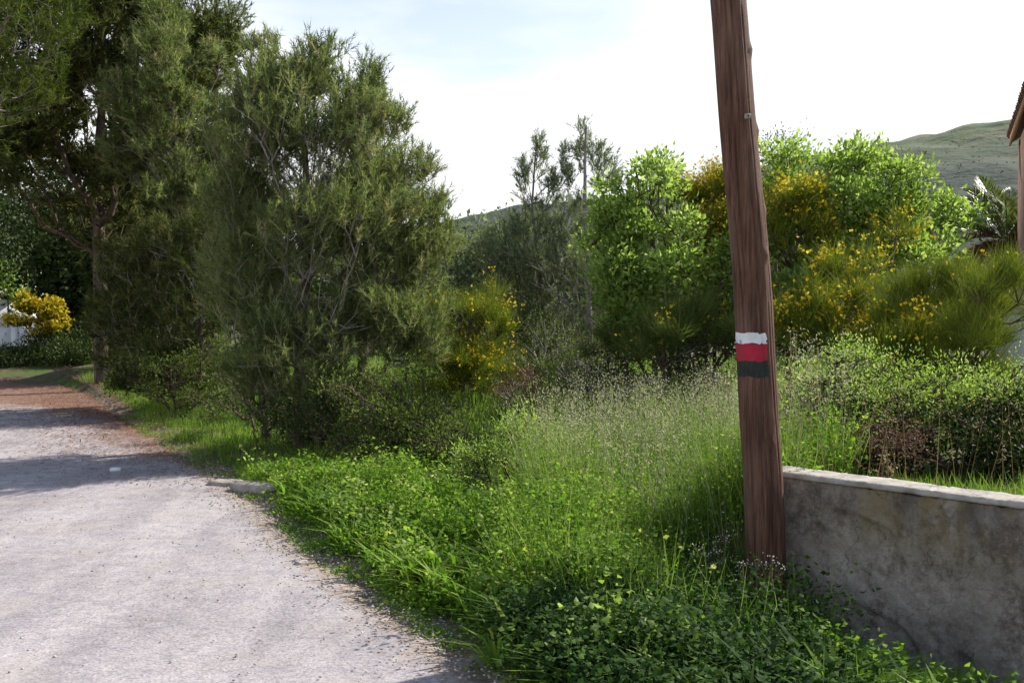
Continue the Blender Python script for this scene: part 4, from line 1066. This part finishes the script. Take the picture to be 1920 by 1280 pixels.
# gravel at the broken edge
def f_grav(x, y):
    o = x - road_edge_x(y)
    return (o > -1.0) * (o < 0.25) * np.exp(-((o + 0.02) / 0.28) ** 2) + 0.03 * (o < 0)
n_ = 5000
x, y = scatter(n_, rng, f_grav, -6, 1.2, 3.6, 13)
s = Soup(); rr = rng.uniform(.003, .011, n_)
C = np.stack([x, y, ground_z(x, y) + 0.020 + rr * .3], 1)
oc = np.array([[1, 0, 0], [-1, 0, 0], [0, 1, 0], [0, -1, 0], [0, 0, .6], [0, 0, -.6]], float)
Vs = C[:, None] + oc[None] * rr[:, None, None] * rng.uniform(.6, 1.3, (n_, 6, 1))
ft = np.array([[0, 2, 4], [2, 1, 4], [1, 3, 4], [3, 0, 4], [2, 0, 5], [1, 2, 5], [3, 1, 5], [0, 3, 5]])
s.add(Vs, ft[None] + (np.arange(n_) * 6)[:, None, None], np.repeat(rng.random(n_), 6))
M['gravel'] = solid_mat('loose_gravel', lambda nt: ramp(nt, attr(nt, 'tint'), [(0, (0.16, 0.13, 0.12)), (0.5, (0.36, 0.32, 0.30)), (1, (0.58, 0.54, 0.50))]), 0.9)
tag(s.build('gravel', M['gravel']), 'small loose stones along the broken edge of the asphalt', 'gravel', kind='stuff')

# ------------------------------------------------------------------ stones
def stone(name, label, c, size, rotz, seed, mat, cat='stone', rough=.12):
    r_ = np.random.default_rng(seed)
    nu, nv = 18, 24
    u = np.linspace(-np.pi / 2, np.pi / 2, nu); v = np.arange(nv) / nv * 2 * np.pi
    U, W_ = np.meshgrid(u, v, indexing='ij')
    sx = np.sign(np.cos(W_)) * np.abs(np.cos(W_)) ** .6 * np.cos(U) ** .5
    sy = np.sign(np.sin(W_)) * np.abs(np.sin(W_)) ** .6 * np.cos(U) ** .5
    sz = np.sign(np.sin(U)) * np.abs(np.sin(U)) ** .6
    nn = 1 + rough * wav(sx * 3 + seed, sy * 3 + sz * 4, 1.0) + 0.3 * rough * r_.normal(size=U.shape) * (np.cos(U) > .1)
    V = np.stack([sx * size[0] * nn, sy * size[1] * nn, sz * size[2] * nn], -1) / 2
    ca, sa = math.cos(rotz), math.sin(rotz)
    V = V @ np.array([[ca, sa, 0], [-sa, ca, 0], [0, 0, 1]]) + np.array(c)
    o = grid_mesh(name, V, nu, nv, mat, wrap=True)
    return tag(o, label, cat)
M['stone'] = solid_mat('grey_stone', lambda nt: ramp(nt, noise(nt, 8, 6, .65), [(0.3, (0.20, 0.165, 0.15)), (0.7, (0.44, 0.39, 0.36))]), 0.9, (0.7, .01, lambda nt: noise(nt, 25, 5)))
M['white_stone'] = solid_mat('white_stone', lambda nt: ramp(nt, noise(nt, 10, 3), [(0.3, (0.70, 0.70, 0.72)), (0.7, (0.82, 0.82, 0.82))]), 0.8)
g = on_ground(492, 925); stone('kerb_stone', 'long flat grey kerb stone half sunk at the grass edge of the road', (g[0], g[1], 0.035), (0.62, 0.26, 0.15), R(-22), 4, M['stone'], 'kerb stone', .06)
g = on_ground(425, 912); stone('kerb_stone', 'short dusty kerb stone at the left end of the long one', (g[0], g[1], 0.015), (0.36, 0.20, 0.10), R(-14), 7, M['stone'], 'kerb stone', .1)
g = on_ground(216, 885); stone('white_stone', 'small white stone lying in the tree shadow on the road', (g[0], g[1], 0.03), (0.11, 0.07, 0.04), 0.3, 9, M['white_stone'], 'stone')
g = on_ground(565, 1062); stone('dirt_clod', 'small brown clod of earth on the asphalt edge', (g[0], g[1], 0.02), (0.09, 0.06, 0.04), 0.8, 10, M['stone'], 'clod')

# ------------------------------------------------------------------ flowering weeds by the pole
def flower_weed(label, heads, d, seed, mat='pale_yellow', petal=0.017, base=None, group='yellow flowering weeds'):
    """heads: pixels of the flower heads at depth d."""
    r_ = np.random.default_rng(seed)
    H = [at(px, py, d + r_.uniform(-.04, .04)) for px, py in heads]
    bx = np.mean([h[0] for h in H]) + 0.05 if base is None else base
    by = d + 0.05
    b = np.array([bx, by, float(ground_z(bx, by))])
    t = thing('flowering_weed', label, 'flower', b, group)
    for h in H:
        sst = Soup()
        n = 7; f = np.linspace(0, 1, n)[:, None]
        side = r_.normal(0, .03, 3); pts = b + (h - b) * f + side * 4 * f * (1 - f)
        sst.tubes(pts[:-1], pts[1:], .0028, .0024, 5)
        st = sst.build('stem', M['leaf_olive'], t)
        sl = Soup(); m = 9
        ff = r_.uniform(0.1, .85, m); Q = np.stack([np.interp(ff, np.linspace(0, 1, n), pts[:, c]) for c in range(3)], 1)
        sl.leaves(Q, unit(r_.normal(size=(m, 3)) + UP * .3), r_.uniform(.03, .07, m), .014, r_, r_.random(m)); sl.build('leaves', M['weed'], t)
        sf = Soup(); k = 9
        a = np.arange(k) / k * 2 * np.pi + r_.random()
        nrm = unit(np.array([0.2, -0.6, 0.8]) + r_.normal(0, .25, 3)); X = unit(np.cross(nrm, UP)); Y = np.cross(nrm, X)
        D = X[None] * np.cos(a)[:, None] + Y[None] * np.sin(a)[:, None] + nrm * .25
        sf.leaves(h + 0 * D, unit(D), petal * r_.uniform(.9, 1.1, k), petal * .6, r_, r_.random(k), S=unit(np.cross(np.repeat(nrm[None], k, 0), D)))
        sf.build('petals', M[mat], t)
        sc_ = Soup(); dd = unit(r_.normal(size=(14, 3)) + nrm * 1.5); sc_.needles(h + 0 * dd, dd, petal * .35, petal * .3, r_, r_.random(14)); sc_.build('flower_centre', M['yellow'], t)
    return t
flower_weed('pair of pale yellow flowers at the foot of the pole', [(1398, 1186), (1410, 1211)], 4.42, 111, petal=.02)
flower_weed('two pale yellow flowers side by side in the dark weeds left of the pole', [(1213, 1136), (1232, 1143)], 4.5, 112, petal=.02)
flower_weed('low group of pale yellow flowers at the bottom left of the dark weeds', [(1168, 1232), (1188, 1215), (1195, 1258)], 4.15, 113, petal=.017)
flower_weed('yellow flower near the bottom edge below the pole', [(1224, 1240), (1238, 1264)], 4.1, 114, petal=.017)
flower_weed('pale yellow flower leaning against the pole side', [(1325, 1093), (1338, 1062)], 4.8, 115, petal=.017)
flower_weed('pale flower close to the lower corner of the dark weeds', [(1290, 1262)], 4.1, 116, petal=.014)

def wisp(label, px, d, top, seed, mat='white_petal', n_st=5, width=40, dots=16, group='tall wispy weeds', size=.012):
    r_ = np.random.default_rng(seed)
    b = foot(px, d)
    t = thing('wispy_weed', label, 'weed', b, group)
    sst, sd_ = Soup(), Soup()
    for k in range(n_st):
        h = at(px + r_.uniform(-width, width), top + r_.uniform(0, 60), d + r_.uniform(-.15, .15))
        n = 8; f = np.linspace(0, 1, n)[:, None]; pts = b + (h - b) * f + r_.normal(0, .04, 3) * 4 * f * (1 - f)
        sst.tubes(pts[:-1], pts[1:], .003, .0022, 4)
        m = 5
        for q in range(m):
            fa = r_.uniform(.55, .95); a = np.array([np.interp(fa, np.linspace(0, 1, n), pts[:, c]) for c in range(3)])
            e = a + unit(r_.normal(size=3) + UP * .9) * r_.uniform(.05, .14)
            sst.tubes([a], [e], .0018, .001, 3)
            P_ = e + r_.normal(0, .012, (dots // 4, 3)); D_ = unit(r_.normal(size=P_.shape))
            sd_.leaves(P_, D_, size, size * .7, r_, r_.random(len(P_)))
        P_ = h + r_.normal(0, .014, (dots // 2, 3)); sd_.leaves(P_, unit(r_.normal(size=P_.shape)), size, size * .7, r_, r_.random(len(P_)))
    sst.build('stem', M['dry'], t); tag(sd_.build('flower_heads', M[mat], t), kind='stuff')
    return t
wisp('tall wispy weed with pale blossoms in front of the pole foot', 1425, 5.0, 1040, 121, n_st=6, width=50, size=.010)
wisp('wispy weed with white dots against the bottom of the wall end', 1450, 4.75, 1150, 122, n_st=5, width=35, size=.008)
wisp('wispy weed with creamy blossoms left of the pole', 1340, 5.3, 1000, 123, n_st=6, width=60, size=.011)
wisp('tall seeded weed standing just right of the pole at stripe height', 1483, 7.2, 585, 124, 'seed', 3, 18, size=.018)
wisp('tall dry weed rising left of the pole below the stripes', 1345, 7.4, 660, 125, 'seed', 4, 40, size=.015)
wisp('tall seeded weed over the middle of the tall grass', 1190, 8.3, 705, 126, 'seed', 4, 60, size=.014)
wisp('tall seeded weed at the left end of the tall grass', 1060, 8.6, 740, 127, 'seed', 4, 60, size=.014)
wisp('dry leafy weed poking above the middle of the wall', 1665, 5.9, 850, 128, 'dry', 4, 22, size=.02)
wisp('thin dry stalks above the right part of the wall', 1850, 6.4, 790, 129, 'seed', 6, 55, size=.01)

# ------------------------------------------------------------------ palm
pc = at(1888, 448, 22.5); pf = foot(1888, 22.5)
pl = thing('palm_tree', 'palm with stiff green fronds and brown dead skirt beside the house at the right edge', 'palm', pf)
s = Soup(); zz_ = np.linspace(0, 1, 14)[:, None]; pts = pf + (pc - pf) * zz_ * 0.98
s.tubes(pts[:-1], pts[1:], .26, .22, 12); s.build('trunk', M['bark'], pl, True)
pr_ = np.random.default_rng(130)
def frond(ang, el, L, droop, mat, w=.22, seed=0):
    r_ = np.random.default_rng(seed)
    n = 14; f = np.linspace(0, 1, n)
    h = np.array([math.cos(ang), math.sin(ang), 0])
    e = el - droop * f ** 1.3
    stp = L / n
    P_ = [pc + h * .1]
    for i in range(1, n): P_.append(P_[-1] + (h * math.cos(e[i]) + UP * math.sin(e[i])) * stp)
    P_ = np.array(P_)
    s = Soup(); s.tubes(P_[:-1], P_[1:], .022, .012, 5)
    m = 44; ff = np.linspace(.12, 1, m)
    Q = np.stack([np.interp(ff, f, P_[:, c]) for c in range(3)], 1); T_ = unit(np.stack([np.interp(ff, f, np.gradient(P_[:, c])) for c in range(3)], 1))
    S_ = unit(np.cross(T_, UP))
    for sg in (-1, 1):
        D = unit(T_ * .8 + S_ * sg * .7 + UP * .35 + r_.normal(0, .08, Q.shape))
        s.leaves(Q, D, L * .26 * np.sin(np.pi * (ff * .85 + .12)) + .04, .032, r_, r_.uniform(.3, 1, m), S=unit(np.cross(D, UP)), fold=.04)
    return s.build('frond', M[mat], pl)
for i in range(26):
    frond(i * 2.399, R(pr_.uniform(25, 80)), pr_.uniform(1.5, 1.95), R(pr_.uniform(15, 55)), 'palm_leaf', seed=i)
for i in range(26):
    o = frond(i * 2.399 + 1, R(pr_.uniform(-25, 10)), pr_.uniform(1.1, 1.5), R(pr_.uniform(20, 60)), 'dead_leaf', seed=40 + i); o.name = 'dead_frond'

# ------------------------------------------------------------------ house at the right edge
M['brown_wall'] = solid_mat('brown_rendered_wall', lambda nt: ramp(nt, noise(nt, 3, 6, .7), [(0.3, (0.17, 0.105, 0.08)), (0.7, (0.34, 0.22, 0.16))]), 0.9, (0.6, .03, lambda nt: noise(nt, 8, 6)))
M['tile'] = solid_mat('clay_roof_tile', lambda nt: ramp(nt, noise(nt, 4, 5, .7), [(0.3, (0.13, 0.07, 0.06)), (0.7, (0.34, 0.19, 0.13))]), 0.85, (0.4, .01, lambda nt: noise(nt, 20, 4)))
M['timber'] = solid_mat('dark_timber', lambda nt: ramp(nt, noise(nt, 5, 4, mscale=(1, 1, 6)), [(0.3, (0.05, 0.03, 0.02)), (0.7, (0.14, 0.09, 0.06))]), 0.7)
M['pane'] = solid_mat('window_glass', lambda nt: (0.02, 0.025, 0.03), 0.08, spec=0.8)
M['fascia'] = solid_mat('orange_brown_fascia', lambda nt: ramp(nt, noise(nt, 6, 4), [(0.3, (0.40, 0.22, 0.12)), (0.7, (0.55, 0.33, 0.20))]), 0.8)
far_eave = at(1894, 262, 20.0); near_eave = at(1921, 182, 16.3)
u2 = unit(np.array([near_eave[0] - far_eave[0], near_eave[1] - far_eave[1], 0.0])); v2 = np.array([-u2[1], u2[0], 0.0])
if v2[0] < 0: v2 = -v2
hc = at(1908, 400, 20.0); hc[2] = 0.3
HL, HW, HH = 5.2, 4.6, far_eave[2] - 0.06
hs = thing('house', 'brown rendered house with clay tiled eave cut by the right edge of the photo', 'house', hc)
s = Soup(); box_soup(s, hc + u2 * HL / 2 + v2 * HW / 2 + UP * ((HH - .3) / 2), (HL, HW, HH - .3), np.stack([u2, v2, UP])); s.build('wall', M['brown_wall'], hs)
eh = HH + 0.02; ov = .12; rise = 1.5; hw = HW / 2
s = Soup()
def hp(a, b, z): return hc * [1, 1, 0] + u2 * a + v2 * b + UP * z
V = [hp(-ov, -ov, eh), hp(HL + ov, -ov, eh), hp(HL + ov, hw, eh + rise), hp(-ov, hw, eh + rise), hp(-ov, HW + ov, eh), hp(HL + ov, HW + ov, eh)]
V = V + [q + UP * .10 for q in V]
T = []
for q in [(0, 3, 2, 1), (3, 4, 5, 2), (6, 7, 8, 9), (9, 8, 11, 10), (0, 1, 7, 6), (4, 10, 11, 5), (0, 6, 9, 3), (3, 9, 10, 4), (1, 2, 8, 7), (2, 5, 11, 8)]: T += [(q[0], q[1], q[2]), (q[0], q[2], q[3])]
s.add(V, T); roof = s.build('roof', M['timber'], hs)
s = Soup(); box_soup(s, hp(HL / 2, -ov - .02, eh + .02), (HL + 2 * ov + .04, .035, .17), np.stack([u2, v2, UP])); s.build('fascia', M['fascia'], hs)
# clay tiles: one shared half-round mesh, laid in courses
def tile_mesh():
    me = bpy.data.meshes.new('roof_tile'); n = 6; V = []; Fq = []
    for a, r0 in ((0, .095), (.42, .075)):
        for i in range(n + 1):
            an_ = math.pi * i / n; V.append((a, math.cos(an_) * r0, math.sin(an_) * r0))
    for i in range(n): Fq.append((i, i + 1, n + 2 + i, n + 1 + i))
    b = len(V)
    for a, r0 in ((0, .08), (.42, .06)):
        for i in range(n + 1):
            an_ = math.pi * i / n; V.append((a, math.cos(an_) * r0, math.sin(an_) * r0))
    for i in range(n):
        Fq.append((b + i, b + n + 1 + i, b + n + 2 + i, b + i + 1)); Fq.append((i, b + i, b + i + 1, i + 1))
    me.from_pydata(V, [], Fq); me.materials.append(M['tile']); me.update(); return me
tm = tile_mesh()
from mathutils import Matrix
sl_len = math.hypot(hw + ov, rise); sl = unit(v2 * (hw + ov) + UP * rise); nr = unit(np.cross(u2, sl)); nr = nr if nr[2] > 0 else -nr
yax = np.cross(nr, sl)
base_m = Matrix(((sl[0], yax[0], nr[0]), (sl[1], yax[1], nr[1]), (sl[2], yax[2], nr[2])))
tr_ = np.random.default_rng(7); cnt = 0
for i in range(int((HL + 2 * ov) / .21)):
    for j in range(int(sl_len / .36)):
        if cnt >= 290: break
        o = bpy.data.objects.new('roof_tile', tm); col.objects.link(o); o.parent = roof
        p_ = hp(-ov + .1 + i * .21, -ov, eh + .10) + sl * (j * .36 - .05) + nr * (.015 + .0 * j)
        m4 = base_m.to_4x4(); m4.translation = Vector(p_ - hc + tr_.normal(0, .004, 3)); o.matrix_local = m4; cnt += 1
# ------------------------------------------------------------------ shed, garden wall piece
M['pale_wall'] = solid_mat('pale_rendered_wall', lambda nt: ramp(nt, noise(nt, 2, 5, .6), [(0.3, (0.48, 0.46, 0.43)), (0.7, (0.66, 0.64, 0.60))]), 0.9, (0.4, .02, lambda nt: noise(nt, 10, 5)))
M['white_wall'] = solid_mat('white_painted_wall', lambda nt: ramp(nt, noise(nt, 1.5, 5, .6), [(0.3, (0.66, 0.68, 0.70)), (0.7, (0.80, 0.81, 0.82))]), 0.85)
c = at(1690, 467, 19.5); top = c[2]
sh = thing('shed', 'pale rendered shed with dark roof glimpsed through the right shrubs', 'shed', (c[0], 19.5, 0.4))
s = Soup(); box_soup(s, (c[0], 20.6, top / 2 + .2), (1.5, 2.2, top - .4)); s.build('wall', M['pale_wall'], sh)
s = Soup(); box_soup(s, (c[0], 20.6, top + .075), (1.8, 2.5, .15)); s.build('roof', M['timber'], sh)
s = Soup(); box_soup(s, (c[0] + .25, 19.47, top - .75), (.5, .06, .6)); wf = s.build('window', M['timber'], sh)
s = Soup(); box_soup(s, (c[0] + .25, 19.43, top - .75), (.38, .02, .48)); s.build('pane', M['pane'], wf)
a_ = at(1880, 588, 13.0)
gw = thing('boundary_wall', 'pale low wall piece at the right edge beside the olive green broom', 'wall', (a_[0], 13.0, .4))
s = Soup(); box_soup(s, (a_[0] + 1.2, 13.1, (a_[2] + .3) / 2), (2.4, .2, a_[2] - .3)); s.build('wall_body', M['pale_wall'], gw)
s = Soup(); box_soup(s, (a_[0] + 1.2, 13.1, a_[2] + .03), (2.46, .26, .06)); s.build('coping', M['coping'], gw)
# low white wall at the far left
wc = at(100, 612, 36); zb = 0.35
lw = thing('white_wall', 'low white garden wall with piers in the shade at the far left', 'wall', (wc[0], 36, zb))
wz = wc[2]
for i in range(6):
    x1 = wc[0] - i * 1.35
    s = Soup(); box_soup(s, (x1 - .675, 36.0, (wz + zb) / 2 - .03), (1.1, .18, wz - zb)); s.build('wall_panel', M['white_wall'], lw)
    s = Soup(); box_soup(s, (x1, 36.0, (wz + zb) / 2), (.245, .26, wz - zb + .08)); s.build('pier', M['white_wall'], lw)
# small white building glimpsed at the far left and a white sign-like slab behind the central pine
c = at(10, 580, 48)
wb = thing('white_house', 'white sunlit house corner glimpsed under the trees at the far left edge', 'house', (c[0] - 2, 48, .5))
s = Soup(); box_soup(s, (c[0] - 2.2, 50, 1.6), (5.2, 4, 2.2)); s.build('wall', M['white_wall'], wb)
s = Soup(); box_soup(s, (c[0] - 2.2, 50, 2.8), (5.6, 4.4, .2)); s.build('roof', M['tile'], wb)
c = at(748, 676, 13.2)
st_ = stone('pale_rock', 'pale rock showing between the central pine and the yellow broom', (c[0], 13.2, c[2] - .03), (.26, .2, .12), .3, 12, M['white_stone'], 'rock')

if __import__('os').environ.get('TRIS'):
    q = sorted([(len(o.data.polygons), o.name) for o in bpy.data.objects if o.type == 'MESH'])[::-1]
    print('TOTAL', sum(a for a, b in q), q[:30])
